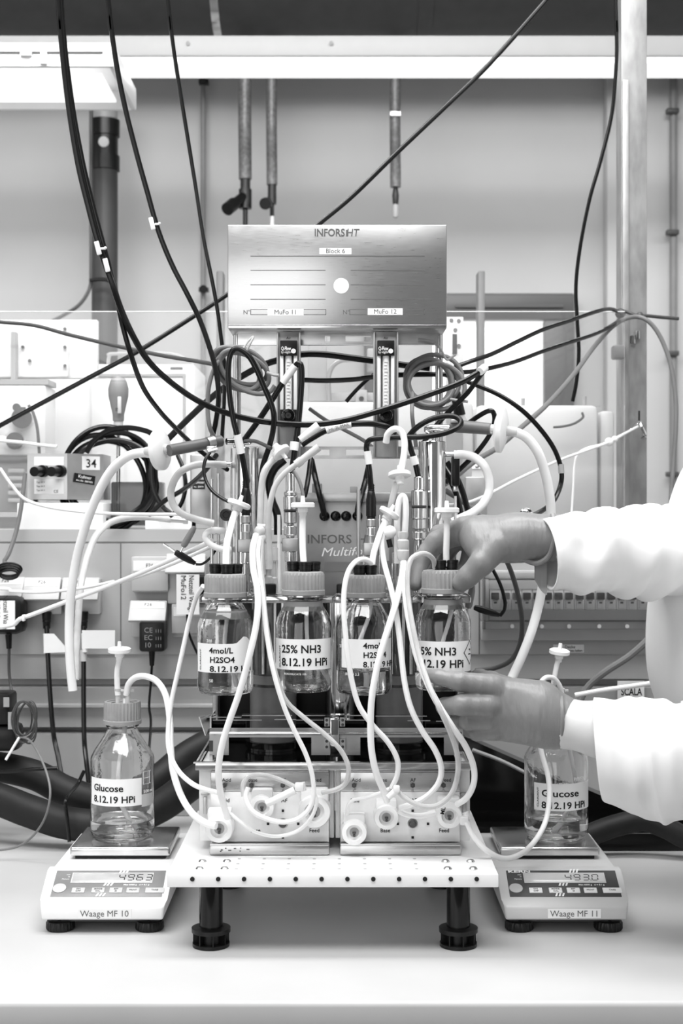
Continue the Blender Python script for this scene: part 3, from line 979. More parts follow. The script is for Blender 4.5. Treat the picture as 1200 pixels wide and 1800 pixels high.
# black equipment behind the right balance
t = thing('black_tray', 'glossy black plastic tray lying behind the right glucose bottle', 'tray', P(900, 1480, 2.3))
mb = MB()
a = [P(815, 1295, 2.38), P(930, 1345, 2.36), P(1060, 1400, 2.34), P(1230, 1440, 2.32)]
for i in range(3):
    u, v = a[i], a[i + 1]
    mb.prism([(u.x, u.y, 0.001), (v.x, v.y, 0.001), (v.x, v.y, v.z), (u.x, u.y, u.z)], (0, 0.05, 0))
obj('back_wall', mb, 'blackgloss', t)
obj('tray_floor', MB().box((0.33, 2.285, 0.006), (0.50, 0.16, 0.01), 0.002), 'blackgloss', t)
obj('front_lip', MB().box((0.33, 2.205, 0.014), (0.50, 0.008, 0.027), 0.003), 'black', t)
obj('rim_line', MB().tube([P(830, 1318, 2.30), P(880, 1337, 2.30), P(930, 1362, 2.30)], 0.003, 8), 'midgrey', t)
cable('insulated_hose', 'short black hose behind the right balance below the coat sleeve', 'hose',
      [(1030, 1470, 2.17), (1080, 1452, 2.17), (1130, 1442, 2.17), (1170, 1455, 2.16), (1215, 1478, 2.15), (1290, 1500, 2.14)], 0.017, 'foam', 'black insulated hoses on the bench', 16)
cable('dark_cable', 'thick dark cable looping from the breaker box down the duct at right', 'cable',
      [(1175, 1010, 2.36), (1172, 1060, 2.36), (1150, 1110, 2.37), (1110, 1150, 2.38), (1065, 1180, 2.39), (1035, 1205, 2.40), (1020, 1230, 2.40), (1012, 1260, 2.40)], 0.0062, 'greycable')

# ================================================================== BASE SHELF
base = thing('perforated_base_shelf', 'white perforated steel shelf on black legs under the bioreactor', 'shelf', (-0.010, 1.86, 0))
a, b = P(293, 1537, 1.68), P(876, 1560, 1.68)
ZP = a.z                     # top of the shelf
mb = MB().box(((a.x + b.x) / 2, 1.86, (a.z + b.z) / 2), (b.x - a.x, 0.36, a.z - b.z), 0.0012)
obj('shelf_plate', mb, 'white', base)
for i in range(12):
    x = P(338 + 45.4 * i, 1545, 1.68)
    obj('front_hole', MB().cyl((x.x, 1.6798, x.z), (x.x, 1.6785, x.z), 0.0027, seg=14), 'ink', base)
for row, d in ((0, 1.705), (1, 1.730), (2, 1.755)):
    for i in range(10):
        x = P(342 + 45.4 * (i + 0.6), 0, 1.70).x
        if abs(x - a.x) < 0.07 or abs(b.x - x) < 0.07:
            continue
        obj('top_hole', MB().cyl((x, d, ZP - 0.0005), (x, d, ZP + 0.0003), 0.0021, seg=12), 'midgrey', base)
for sx in (350, 394, 787, 832):
    for d in (1.704, 1.740):
        x = P(sx, 0, 1.70).x
        obj('screw', MB().lathe([(0, 0), (0.0052, 0), (0.0052, 0.0012), (0.0035, 0.003), (0, 0.0032)], (x, d, ZP - 0.0002), seg=18), 'steel', base)
for lx in (-0.1578, 0.1414):
    for d in (1.722, 2.0):
        lg = obj('leg', MB().cyl((lx, d, 0.018), (lx, d, b.z + 0.0005), 0.0142, seg=32), 'blackgloss', base)
        ft = MB().lathe([(0, 0.0005), (0.0225, 0.0005), (0.0225, 0.0045), (0.0140, 0.0045), (0.0140, 0.0175), (0.0235, 0.0175), (0.0235, 0.0225), (0.0145, 0.0240), (0, 0.0240)],
                        (lx, d, 0), seg=40)
        for k in range(8):
            an = 2 * math.pi * k / 8 + 0.2
            ft.box((lx + 0.0178 * math.cos(an), d + 0.0178 * math.sin(an), 0.011), (0.008, 0.0016, 0.014), rot=Matrix.Rotation(an, 3, 'Z'))
        obj('foot', ft, 'black', lg)

# ================================================================== PUMP MODULES
DF = 1.783


def pump_module(px0, px1, side, label):
    t = thing('pump_module', label, 'pump unit', (P((px0 + px1) / 2, 0, DF).x, 1.87, ZP), 'pump modules on the shelf')
    xa, xb = P(px0, 0, DF).x, P(px1, 0, DF).x
    z = lambda y: ZC - (y - 900) * DF / F
    obj('body', MB().box(((xa + xb) / 2, 1.875, (z(1357) + ZP + 0.004) / 2), (xb - xa, 0.17, z(1357) - ZP - 0.004), 0.002), 'pumpwhite', t)
    obj('front_panel', MB().box(((xa + xb) / 2, 1.7865, (z(1392) + z(1480)) / 2), (xb - xa, 0.006, z(1392) - z(1480)), 0.001), 'pumpwhite', t)
    obj('metal_strip', MB().box(((xa + xb) / 2, 1.7865, (z(1358) + z(1391.5)) / 2), (xb - xa, 0.006, z(1358) - z(1391.5)), 0.001), 'brushed', t)
    obj('drawer_lip', MB().box(((xa + xb) / 2, 1.781, (z(1481) + ZP + 0.0005) / 2), (xb - xa + .002, 0.022, z(1481) - ZP - 0.0005), 0.003)
        .box(((xa + xb) / 2, 1.772, z(1481)), (xb - xa, 0.004, 0.003), 0.001), 'brushed', t)
    # clear guard at the outer side, screen-like
    xs = xa - 0.0165 if side < 0 else xb + 0.0145
    ia = xa if side < 0 else xb
    xg = xb + 0.0064 if side < 0 else xa - 0.0064
    ig = xb if side < 0 else xa
    obj('side_guard', MB().box(((xs + ia) / 2, 1.86, (z(1352) + z(1484)) / 2), (abs(xs - ia) - 0.0006, 0.12, z(1352) - z(1484)), 0.002), 'pumpwhite', t)
    obj('side_latch', MB().box(((xs + ia) / 2, 1.7985, z(1420)), (0.005, 0.004, 0.022), 0.001).box(((xs + ia) / 2, 1.7985, z(1400)), (0.011, 0.003, 0.003), 0.001), 'alu', t)
    obj('inner_guard', MB().box(((xg + ig) / 2, 1.87, (z(1358) + z(1480)) / 2), (0.0058, 0.13, z(1358) - z(1480)), 0.001), 'pumpwhite', t)
    cx = P(px0 + 127, 0, DF).x
    k = obj('selector_knob', MB().lathe([(0, 0), (0.0050, 0), (0.0050, 0.004), (0.0032, 0.005), (0.0028, 0.011), (0, 0.0115)], (cx, 1.7835, z(1447)), (0, -1, 0), 24), 'dark', t)
    obj('knob_ring', MB().lathe([(0.0050, 0), (0.0063, 0), (0.0063, 0.002), (0.0050, 0.002)], (cx, 1.7835, z(1447)), (0, -1, 0), 24), 'steel', k)
    for dx, dy in ((-26, 0), (27, 0), (0, -23), (0, 24)):
        x = cx + dx * DF / F
        obj('indicator_lamp', MB().box((x, 1.783, z(1448 + dy)), (0.0030, 0.0016, 0.0028)), 'ink', t)
    for i, dx in enumerate((24, 72, 127, 181)):
        x = P(px0 + dx, 0, DF).x
        s = obj('toggle_switch', MB().cyl((x, 1.7835, z(1380)), (x, 1.7800, z(1380)), 0.0032, seg=6).cyl((x, 1.780, z(1380)), (x, 1.772, z(1378)), 0.0011, seg=10), 'dark', t)
        obj('screw_below', MB().cyl((x, 1.7835, z(1389)), (x, 1.781, z(1389)), 0.0016, seg=10), 'steel', s)
    m = MB()
    for s, dx, y in (('Acid', 20, 1374), ('Base', 66, 1374), ('AF', 123, 1374), ('Feed', 178, 1374), ('Feed', 173, 1463), ('Base', 70, 1463), ('Acid', 16, 1410), ('AF', 124, 1410)):
        m.text(s, 0.0062 if y < 1380 else 0.0068, (P(px0 + dx, 0, DF).x, 1.7832, z(y)), bold=0.01)
    obj('lettering', m, 'ink', t)
    st = MB()
    for i in range(9):
        q = P(px0 + 15 + random.random() * 90, 0, DF)
        st.box((q.x, 1.7698, z(1486 + random.random() * 7)), (0.001 + 0.003 * random.random(), 0.0008, 0.0012))
    if side < 0:
        obj('stain', st, 'dark', t)
    return t


pumpL = pump_module(370, 578, -1, 'left white pump module on the shelf with stained drawer lip')
pumpR = pump_module(598, 808, 1, 'right white pump module on the shelf with clean drawer lip')


def pump_head(px, py, r, parent, marks=True):
    """round white peristaltic pump head with its clamp block"""
    c = P(px, py, DF)
    R = r * 1.76 / F
    h = obj('pump_head', MB().lathe([(0, 0), (R, 0), (R, 0.020), (R * 0.93, 0.026), (R * 0.62, 0.027), (R * 0.55, 0.022), (0, 0.022)], (c.x, 1.783, c.z), (0, -1, 0), 40), 'white', parent)
    obj('clamp_block', MB().box((c.x, 1.772, c.z + R * 0.95), (R * 1.7, 0.018, R * 0.8), 0.003), 'white', h)
    obj('rotor_slot', MB().lathe([(0, 0), (R * 0.36, 0), (R * 0.36, 0.0012), (0, 0.0012)], (c.x, 1.7612, c.z), (0, -1, 0), 20), 'midgrey', h)
    obj('rotor_shaft', MB().box((c.x, 1.7585, c.z), (R * 0.28, 0.003, R * 0.14), 0.0005).cyl((c.x, 1.760, c.z - R * 0.22), (c.x, 1.757, c.z - R * 0.22), R * 0.1, seg=12), 'dark', h)
    return h


for px, py, r in ((388, 1450, 25), (462, 1412, 22), (553, 1420, 29)):
    pump_head(px, py, r, pumpL)
for px, py, r in ((622, 1456, 23), (678, 1430, 22), (787, 1427, 23)):
    pump_head(px, py, r, pumpR)
a = P(780, 1432, 1.756)
tag(obj('marker_letters', MB().text('ML', 0.007, (a.x, 1.755, a.z), (0.2, 0, 1), (-1, 0, 0.2), bold=0.02), 'ink', pumpR))
t = thing('hose_clip', 'white hose clip at the right end of the right pump module', 'clip', P(818, 1450, 1.765))
obj('clip_body', MB().rect(808, 1435, 824, 1452, 1.755, 1.775, 0.003).cyl(P(818, 1428, 1.765), P(822, 1440, 1.765), 0.004, seg=12), 'white', t)
t = thing('tube_connector', 'white plastic tube connector resting on the left pump module', 'connector', P(525, 1388, 1.745))
obj('barrel', MB().cyl(P(468, 1413, 1.742), P(518, 1389, 1.742), 0.0042, 0.0050, 14), 'white', t)
obj('clamp_wings', MB().rect(518, 1377, 534, 1392, 1.737, 1.747, 0.002).cyl(P(532, 1375, 1.742), P(534, 1390, 1.742), 0.003, seg=10), 'white', t)
t = thing('tube_connector', 'white plastic tube connector resting on the right pump module', 'connector', P(690, 1393, 1.73))
obj('barrel', MB().cyl(P(682, 1402, 1.725), P(700, 1386, 1.725), 0.0038, 0.0044, 14), 'white', t)
obj('clamp_wings', MB().rect(691, 1382, 703, 1394, 1.72, 1.73, 0.002), 'white', t)

# ================================================================== STEEL TRAY, BRACKETS AND VESSELS
rz = ZC - (1340 - 900) * 1.79 / F
tray = thing('steel_drip_tray', 'shallow stainless steel drip tray on top of the pump modules', 'tray', (-0.009, 1.90, rz - 0.0145))
xa, xb = P(343, 0, 1.79).x, P(830, 0, 1.79).x
zb = ZC - (1357 - 900) * 1.783 / F + 0.0008
mb = MB()
mb.box(((xa + xb) / 2, 1.792, (rz + zb) / 2), (xb - xa, 0.003, rz - zb), 0.0005)
mb.box(((xa + xb) / 2, 1.789, rz), (xb - xa + 0.004, 0.010, 0.0015), 0.0005)
mb.box(((xa + xb) / 2, 2.07, (rz + zb) / 2), (xb - xa, 0.003, rz - zb), 0.0005)
for x in (xa + 0.0015, xb - 0.0015):
    mb.box((x, 1.931, (rz + zb) / 2), (0.003, 0.276, rz - zb), 0.0005)
obj('tray_walls', mb, 'steel', tray)
obj('tray_bottom', MB().box(((xa + xb) / 2, 1.931, zb + 0.001), (xb - xa - 0.006, 0.274, 0.002)), 'blackgloss', tray)

ZT = zb + 0.0022
brk = thing('vessel_bracket', 'stainless steel bracket with two windows holding the reactor vessels', 'bracket', (-0.006, 1.845, ZT))
DB = 1.845
zz = lambda y: ZC - (y - 900) * DB / F
xx = lambda x: (x - 600) * DB / F


def plate_with_windows(mb, x0, x1, z0, z1, wins, y, th):
    xs = [x0]
    for w in wins:
        mb.box(((xs[-1] + w[0]) / 2, y, (z0 + z1) / 2), (w[0] - xs[-1], th, z1 - z0))
        mb.box(((w[0] + w[1]) / 2, y, (w[3] + z1) / 2), (w[1] - w[0] + .0002, th, z1 - w[3]))
        if w[2] > z0:
            mb.box(((w[0] + w[1]) / 2, y, (w[2] + z0) / 2), (w[1] - w[0] + .0002, th, w[2] - z0))
        xs.append(w[1])
    mb.box(((xs[-1] + x1) / 2, y, (z0 + z1) / 2), (x1 - xs[-1], th, z1 - z0))


mb = MB()
plate_with_windows(mb, xx(368), xx(812), zz(1327), zz(1290), [(xx(402), xx(547), zz(1327), zz(1296)), (xx(633), xx(780), zz(1327), zz(1296))], DB, 0.002)
obj('front_plate', mb, 'alu', brk)
mb = MB()
mb.box(((xx(368) + xx(812)) / 2, DB - 0.002, zz(1289)), (xx(812) - xx(368), 0.007, 0.003), 0.001)
mb.box(((xx(368) + xx(812)) / 2, DB - 0.0005, zz(1284)), (xx(812) - xx(368), 0.0012, 0.007))
for (u0, u1, v) in ((350, 424, 1260), (425, 513, 1257), (536, 600, 1257), (600, 648, 1257), (660, 750, 1258), (776, 812, 1259), (374, 460, 1265), (482, 520, 1264), (520, 568, 1265), (608, 655, 1265), (716, 756, 1266), (766, 806, 1267)):
    mb.rect(u0, v, u1, v + 1.6, 1.856, 1.870)
obj('trough_rim', mb, 'steelpol', brk)
mb = MB()
for u0, u1 in ((372, 432), (520, 640), (748, 806)):
    mb.rect(u0, 1267, u1, 1288, 1.862, 1.868)
obj('trough_wall', mb, 'blackgloss', brk)
mb = MB()
mb.prism([(xx(349), DB, zz(1260)), (xx(374), DB + .03, zz(1260)), (xx(374), DB + .03, zz(1290)), (xx(360), DB, zz(1293))], (0.0015, -0.0015, 0))
mb.box(((xx(370)), DB + .03, zz(1293)), (0.002, 0.06, zz(1260) - zz(1327)))
mb.box(((xx(811)), DB + .03, zz(1293)), (0.002, 0.06, zz(1260) - zz(1327)))
for u in (371, 809):
    mb.box((xx(u), DB + .012, (zz(1327) + ZT) / 2), (0.004, 0.028, zz(1327) - ZT + 0.002))
obj('end_flange', mb, 'steel', brk)
obj('end_stub', MB().box((xx(371), DB - .0014, zz(1311)), (0.005, 0.001, 0.014)).box((xx(809), DB - .0014, zz(1311)), (0.005, 0.001, 0.014)), 'dark', brk)
cl = obj('toggle_clasp', MB().rect(580, 1262, 596, 1331, 1.832, 1.8425, 0.001), 'steelpol', brk)
obj('clasp_lever', MB().rect(582, 1265, 594, 1292, 1.8305, 1.833, 0.0008), 'greycable', cl)
obj('hinge_plate', MB().rect(569, 1299, 579, 1318, 1.838, 1.8438).rect(597, 1299, 607, 1318, 1.838, 1.8438).rect(570, 1262, 579, 1277, 1.838, 1.8438).rect(597, 1262, 606, 1277, 1.838, 1.8438), 'alu', cl)
for u in (574, 602):
    for v in (1266, 1274, 1303, 1313):
        obj('rivet', MB().cyl(P(u, v, 1.838), P(u, v, 1.8365), 0.0019, seg=12), 'dark', cl)

hb = thing('heating_block', 'black heating block standing behind the two reactor vessels', 'heating block', (0, 2.03, ZT))
xa2, xb2 = P(372, 0, 1.95).x, P(815, 0, 1.95).x
ztop = ZC - (1062 - 900) * 1.95 / F
obj('block_body', MB().box(((xa2 + xb2) / 2, 2.022, (ztop + ZT) / 2), (xb2 - xa2, 0.055, ztop - ZT), 0.003), 'black', hb)
obj('side_column', MB().box((xa2 + 0.004, 1.975, (ztop + ZT) / 2 - .005), (0.008, 0.03, ztop - ZT - .01), 0.001), 'alu', hb)
obj('side_column', MB().box((xb2 - 0.004, 1.975, (ztop + ZT) / 2 - .005), (0.008, 0.03, ztop - ZT - .01), 0.001), 'alu', hb)

HZ = ZC - (1040 - 900) * 1.90 / F     # top of the carrying rail
VX = (P(480, 0, 1.945).x, P(702, 0, 1.945).x)
for i, (vx, lb) in enumerate(zip(VX, ('left dark reactor vessel standing in the steel tray between hanging bottles',
                                      'right dark reactor vessel standing in the steel tray between hanging bottles'))):
    t = thing('reactor_vessel', lb, 'reactor vessel', (vx, 1.945, ZT), 'reactor vessels of the bioreactor')
    obj('vessel_body', MB().lathe([(0, 0), (0.0335, 0), (0.0335, 0.006), (0.0305, 0.010), (0.0305, 0.085), (0.0305, HZ - ZT - 0.012), (0, HZ - ZT - 0.012)], (vx, 1.945, ZT), seg=48), 'smokeglass', t)
    obj('base_ring', MB().lathe([(0.0309, 0.004), (0.0385, 0.004), (0.0385, 0.012), (0.0309, 0.012)], (vx, 1.945, ZT), seg=48), 'blackgloss', t)
    obj('heating_jacket', MB().lathe([(0.0306, 0.012), (0.0318, 0.012), (0.0318, 0.086), (0.0306, 0.086)], (vx, 1.945, ZT), seg=48), 'jacket', t)
    obj('band', MB().lathe([(0.0307, 0.090), (0.0325, 0.090), (0.0325, 0.102), (0.0307, 0.102)], (vx, 1.945, ZT), seg=48), 'greycable', t)
    for k in (-0.012, 0.004, 0.014):
        obj('dip_rod', MB().cyl((vx + k, 1.9125, ZT + 0.105), (vx + k, 1.9125, HZ - 0.012), 0.0022, seg=10), 'steel', t)
    # head plate and its fittings
    hp = obj('head_plate', MB().lathe([(0, 0), (0.058, 0), (0.058, 0.007), (0.05, 0.009), (0, 0.009)], (vx, 1.953, HZ - 0.0115), seg=56), 'steelpol', t)
    for k in range(9):
        an = 2 * math.pi * k / 9 + 0.3
        c = Vector((vx + 0.048 * math.cos(an), 1.953 + 0.048 * math.sin(an), HZ - 0.0025))
        hgt = 0.020 + 0.012 * ((k * 5) % 3)
        obj('port', MB().lathe([(0, 0), (0.0062, 0), (0.0062, 0.006), (0.005, 0.007), (0.005, 0.012), (0.0066, 0.013), (0.0066, 0.019), (0.003, 0.020), (0.003, hgt + 0.02), (0, hgt + 0.02)], c, seg=20), 'steelpol', hp)

# central polished steel cylinder
tag(obj('steel_cylinder', MB().lathe([(0, 0), (0.0205, 0), (0.0205, 0.095), (0.0205, 0.135), (0.0215, 0.140), (0.023, 0.170), (0.023, HZ - ZT - 0.013), (0, HZ - ZT - 0.013)],
                                     (P(598, 0, 1.945).x, 1.945, ZT), seg=48), 'steelpol'), 'polished steel cylinder standing between the two reactor vessels', 'cylinder')

# rail carrying the bottles in front
rail = thing('bottle_rail', 'stainless steel rail with clips from which the four bottles hang', 'rail', (0, 1.86, HZ))
rx0, rx1 = P(350, 0, 1.85).x, P(826, 0, 1.85).x
obj('rail_bar', MB().box(((rx0 + rx1) / 2, 1.862, HZ - 0.0055), (rx1 - rx0, 0.022, 0.005), 0.001).box(((rx0 + rx1) / 2, 1.8505, HZ - 0.0075), (rx1 - rx0, 0.003, 0.009), 0.001), 'steelpol', rail)
for px in (362, 455, 595, 682, 733, 816):
    x = P(px, 0, 1.845).x
    obj('rail_clip', MB().tube([(x - 0.007, 1.846, HZ - 0.011), (x - 0.007, 1.846, HZ - 0.004), (x, 1.846, HZ), (x + 0.007, 1.846, HZ - 0.004), (x + 0.007, 1.846, HZ - 0.011)], 0.0013, 8)
        .box((x, 1.8475, HZ - 0.007), (0.012, 0.002, 0.008), 0.001), 'steel', rail)
for px, w in ((470, 30), (598, 14), (663, 8)):
    x = P(px, 0, 1.86).x
    obj('black_clamp', MB().box((x, 1.864, HZ + 0.0055), (w * 1.86 / F, 0.02, 0.014), 0.002), 'black', rail)

# ---------------------------------------------------------------- electronics panel behind the heads
t = thing('connection_panel', 'steel connection panel with four black round sockets and engraved lettering', 'panel', P(632, 1036, 2.02))
pa, pb = P(522, 872, 2.01), P(744, 1050, 2.01)
obj('panel_body', MB().box(((pa.x + pb.x) / 2, 2.018, (pa.z + ztop) / 2 + 0.0005), (pb.x - pa.x, 0.016, pa.z - ztop - 0.001), 0.001), 'panelsteel', t)
obj('top_fold', MB().rect(522, 866, 744, 882, 2.006, 2.0095, 0.001), 'alu', t)
m = MB()
q = P(539, 955, 2.0095)
m.text('INFORS', 0.0175, q, bold=0.010, width=0.062)
m.text('HT', 0.0175, P(626, 955, 2.0095), bold=0.010, shear=0.2)
obj('engraved_lettering', m, 'greyink', t)
obj('white_lettering', MB().text('Multifors', 0.0175, P(563, 978, 2.0092), right=Vector((1, 0, 0.03)).normalized(), up=(0, 0, 1), shear=0.25, width=0.075), 'white', t)
obj('type_plate', MB().rect(571, 988, 640, 1004, 2.0085, 2.0098), 'greycable', t)
for px in (570, 589.5, 608, 628):
    c = P(px, 907, 2.0095)
    obj('socket', MB().lathe([(0, 0), (0.0072, 0), (0.0072, 0.004), (0.0060, 0.006), (0.004, 0.0085), (0, 0.009)], c, (0, -1, 0), 24), 'blackgloss', t)
for px0, px1, y0 in ((548, 566, 850), (615, 628, 855)):
    obj('rear_lug', MB().rect(px0, y0, px1, 868, 2.012, 2.024, 0.001), 'midgrey', t)

# ================================================================== RACK FRAME, FLOW METERS, DISPLAY BOX
rack = thing('rack_frame', 'steel tube rack frame with slotted cross rails carrying the display box', 'frame', (0, 2.05, HZ))
for px in (416, 772):
    x = P(px, 0, 2.055).x
    obj('post', MB().cyl((x, 2.062, ztop + 0.0008), (x, 2.062, P(0, 560, 2.05).z), 0.0056, seg=20), 'steel', rack)


def slotted_rail(px0, px1, y0, y1, slots):
    mb = MB()
    d = 2.045
    Xc = lambda p: (p - 600) * d / F
    Zc = lambda p: ZC - (p - 900) * d / F
    plate_with_windows(mb, Xc(px0), Xc(px1), Zc(y1), Zc(y0), [(Xc(u), Xc(v), Zc(y1 - 4.5), Zc(y0 + 4.5)) for u, v in slots], d, 0.002)
    mb.box(((Xc(px0) + Xc(px1)) / 2, d + 0.004, Zc(y0)), (Xc(px1) - Xc(px0), 0.010, 0.002))
    mb.box(((Xc(px0) + Xc(px1)) / 2, d + 0.004, Zc(y1)), (Xc(px1) - Xc(px0), 0.010, 0.002))
    return obj('cross_rail', mb, 'steel', rack)


slotted_rail(418, 770, 586, 605, [(571, 580), (607, 652)])
slotted_rail(418, 770, 786, 805, [(553, 579), (608, 642), (716, 740)])

for px, w, lb in ((507, 42, 'left flow meter column with black knob between the cable coils'), (678, 44, 'right flow meter column with black knob between the cable coils')):
    t = thing('flow_meter', lb, 'flow meter', P(px, 805, 2.0), 'flow meters on the rack')
    d = 1.995
    obj('column_plate', MB().rect(px - w / 2, 583, px + w / 2, 804, d, d + 0.012, 0.001).rect(px - w / 2, 583, px - w / 2 + 3, 804, d - 0.006, d, 0.0005)
        .rect(px + w / 2 - 3, 583, px + w / 2, 804, d - 0.006, d, 0.0005), 'galv', t)
    tp = obj('top_block', MB().rect(px - 15, 598, px + 15, 625, d - 0.016, d, 0.001), 'black', t)
    obj('lettering', MB().text('Q-Flow', 0.0072, P(px - 13, 615.5, d - 0.0165), bold=0.02, width=0.0135).text('by vögtlin', 0.005, P(px - 13, 621, d - 0.0165), width=0.0135)
        .cyl(P(px + 8.5, 617, d - 0.016), P(px + 8.5, 617, d - 0.0168), 0.0034, seg=20), 'paper', tp)
    obj('air_mark', MB().text('Air', 0.005, P(px, 596, d - 0.0004), align='CENTER'), 'ink', t)
    obj('side_bar', MB().rect(px - 15, 625, px - 9, 720, d - 0.013, d - 0.002, 0.001).rect(px + 9, 625, px + 15, 720, d - 0.013, d - 0.002, 0.001), 'white', t)
    tb = obj('scale_tube', MB().cyl(P(px, 625, d - 0.008), P(px, 720, d - 0.008), 0.0046, seg=20), 'white', t)
    m = MB()
    for i in range(14):
        m.rect(px - 3, 636 + i * 5.8, px + (2 if i % 3 else 4), 636.8 + i * 5.8, d - 0.0132, d - 0.0126)
    obj('scale_marks', m, 'midgrey', tb)
    bt = obj('valve_block', MB().rect(px - 15, 720, px + 15, 750, d - 0.016, d, 0.001), 'black', t)
    obj('knob', MB().lathe([(0, 0), (0.0095, 0), (0.0095, 0.012), (0.0085, 0.014), (0.005, 0.0145), (0.0045, 0.012), (0, 0.012)], P(px, 731, d - 0.016), (0, -1, 0), 36, rib=(24, 0.0006, 0.001, 0.013)), 'blackgloss', bt)

dp = thing('display_box', 'large brushed steel cover box with engraved lines on top of the rack', 'cover box', P(592, 577, 2.02))
DX = 1.985
obj('cover', MB().rect(400, 395, 785, 577, DX, 2.085, 0.0012), 'brushed', dp)
obj('lower_fold', MB().rect(401, 571, 784, 577, DX - 0.0012, DX + 0.0005, 0.0004), 'steel', dp)
m = MB()
for y in (449.5, 474.5, 500, 525.5):
    if y == 449.5:
        m.rect(440, y, 746, y + 1.2, DX - .0004, DX + .0002)
    else:
        m.rect(440, y, 572 if y > 470 else 600, y + 1.2, DX - .0004, DX + .0002).rect(616, y, 746, y + 1.2, DX - .0004, DX + .0002)
for u0, u1 in ((440, 573), (614, 746)):
    for (a0, b0, a1, b1) in ((u0, 543.5, u1, 544.5), (u0, 552.5, u1, 553.5), (u0, 543.5, u0 + 1, 553.5), (u1 - 1, 543.5, u1, 553.5)):
        m.rect(a0, b0, a1, b1, DX - .0004, DX + .0002)
m.text('N°', 0.0085, P(427, 552.5, DX - .0003)).text('N°', 0.0085, P(602, 552.5, DX - .0003))
obj('engraved_lines', m, 'greyink', dp)
m = MB().text('INFORS', 0.0145, P(552, 415, DX - .0003), bold=0.02, width=0.042).text('HT', 0.0145, P(608, 415, DX - .0003), bold=0.01, shear=0.15, width=0.018)
m.rect(608, 404, 612, 415, DX - .0004, DX + .0001)
obj('maker_lettering', m, 'greyink', dp)
obj('white_sticker', MB().lathe([(0, 0), (0.0108, 0), (0.0108, 0.0012), (0, 0.0012)], P(599.5, 502.5, DX + 0.0002), (0, -1, 0), 40), 'paper', dp)
for x0, y0, x1, y1, s in ((561, 436, 617.5, 447, 'Block 6'), (470, 543, 533.5, 554.5, 'MuFo 11'), (646, 542, 707.5, 553.5, 'MuFo 12')):
    lb = obj('paper_label', MB().rect(x0, y0, x1, y1, DX - .0006, DX + .0001), 'paper', dp)
    obj('lettering', MB().text(s, 0.0090, P((x0 + x1) / 2, y1 - 2.2, DX - .0007), align='CENTER'), 'greyink', lb)

# ================================================================== PROBES AND CONDENSERS ON THE HEADS
zh = HZ - 0.0022


def on_head(px, y_top, d, parts_, label, name, cat, m='steelpol', group=None):
    pass


for px, yt, w, lb in ((430, 787, 50, 'left tall polished steel condenser tube behind the left vessel head'),
                      (759, 776, 48, 'right tall polished steel condenser tube behind the gloved hand')):
    d = 1.965
    r = w * d / F / 2
    c = P(px, 1000, d)
    zt = P(px, yt, d).z
    t = thing('condenser', lb, 'condenser', (c.x, d, zh), 'condensers on the vessel heads')
    obj('condenser_tube', MB().lathe([(0, 0.0), (0.008, 0.0), (0.008, 0.020), (r, 0.024), (r, zt - zh - 0.001), (r * 0.95, zt - zh), (r * .8, zt - zh), (r * .8, zt - zh - 0.02), (0, zt - zh - 0.02)],
                                     (c.x, d, zh), seg=48), 'steelpol', t)
    s = -1 if px < 600 else 1
    for y in ((816, 934) if s < 0 else (798,)):
        q = P(px, y, d)
        nz = obj('nozzle', MB().cyl((q.x + s * r * 0.9, d, q.z), (q.x + s * (r + 0.016), d - 0.003, q.z), 0.0038, seg=14), 'steel', t)
        obj('hose_barb', MB().lathe([(0, 0), (0.0055, 0.001), (0.0035, 0.006), (0.0055, 0.007), (0.0035, 0.012), (0, 0.013)], (q.x + s * (r + 0.013), d - 0.003, q.z), (s, 0, 0), 16), 'steel', nz)
    q = P(px, yt, d)
    ex = obj('gas_outlet', MB().tube([(q.x, d, zt - 0.012), (q.x + s * 0.004, d, zt + 0.006), (q.x - s * 0.006, d - .004, P(0, 776 if s < 0 else 753, d).z), (P(398 if s < 0 else 815, 0, d - .02).x, d - .02, P(0, 776 if s < 0 else 753, d - .02).z)], 0.0045, 14), 'steelpol', t)


def stack(px, d, segs, label, name='probe', cat='sensor probe', m='steelpol', group=None, cable_plug=None):
    """a probe as a stack of turned sections; segs = (y_top, y_bottom, width_px, material or None)"""
    x = P(px, 0, d).x
    t = thing(name, label, cat, (x, d, zh), group)
    for i, s in enumerate(segs):
        z1, z0 = P(0, s[0], d).z, P(0, s[1], d).z
        if i == len(segs) - 1:
            z0 = zh
        r = s[2] * d / F / 2
        mm = s[3] if len(s) > 3 else m
        nm = s[4] if len(s) > 4 else 'section'
        if nm == 'block':
            obj('clamp_block', MB().box((x, d, (z0 + z1) / 2), (2 * r, 2 * r, z1 - z0), 0.001), mm, t)
        else:
            b = min(0.0012, r * 0.3)
            obj(nm, MB().lathe([(0, 0), (r - b, 0), (r, b), (r, z1 - z0 - b), (r - b, z1 - z0), (0, z1 - z0)], (x, d, z0), seg=28, rib=(18, r * 0.06, 0.001, z1 - z0 - .001) if nm == 'knurl' else None), mm, t)
    return t


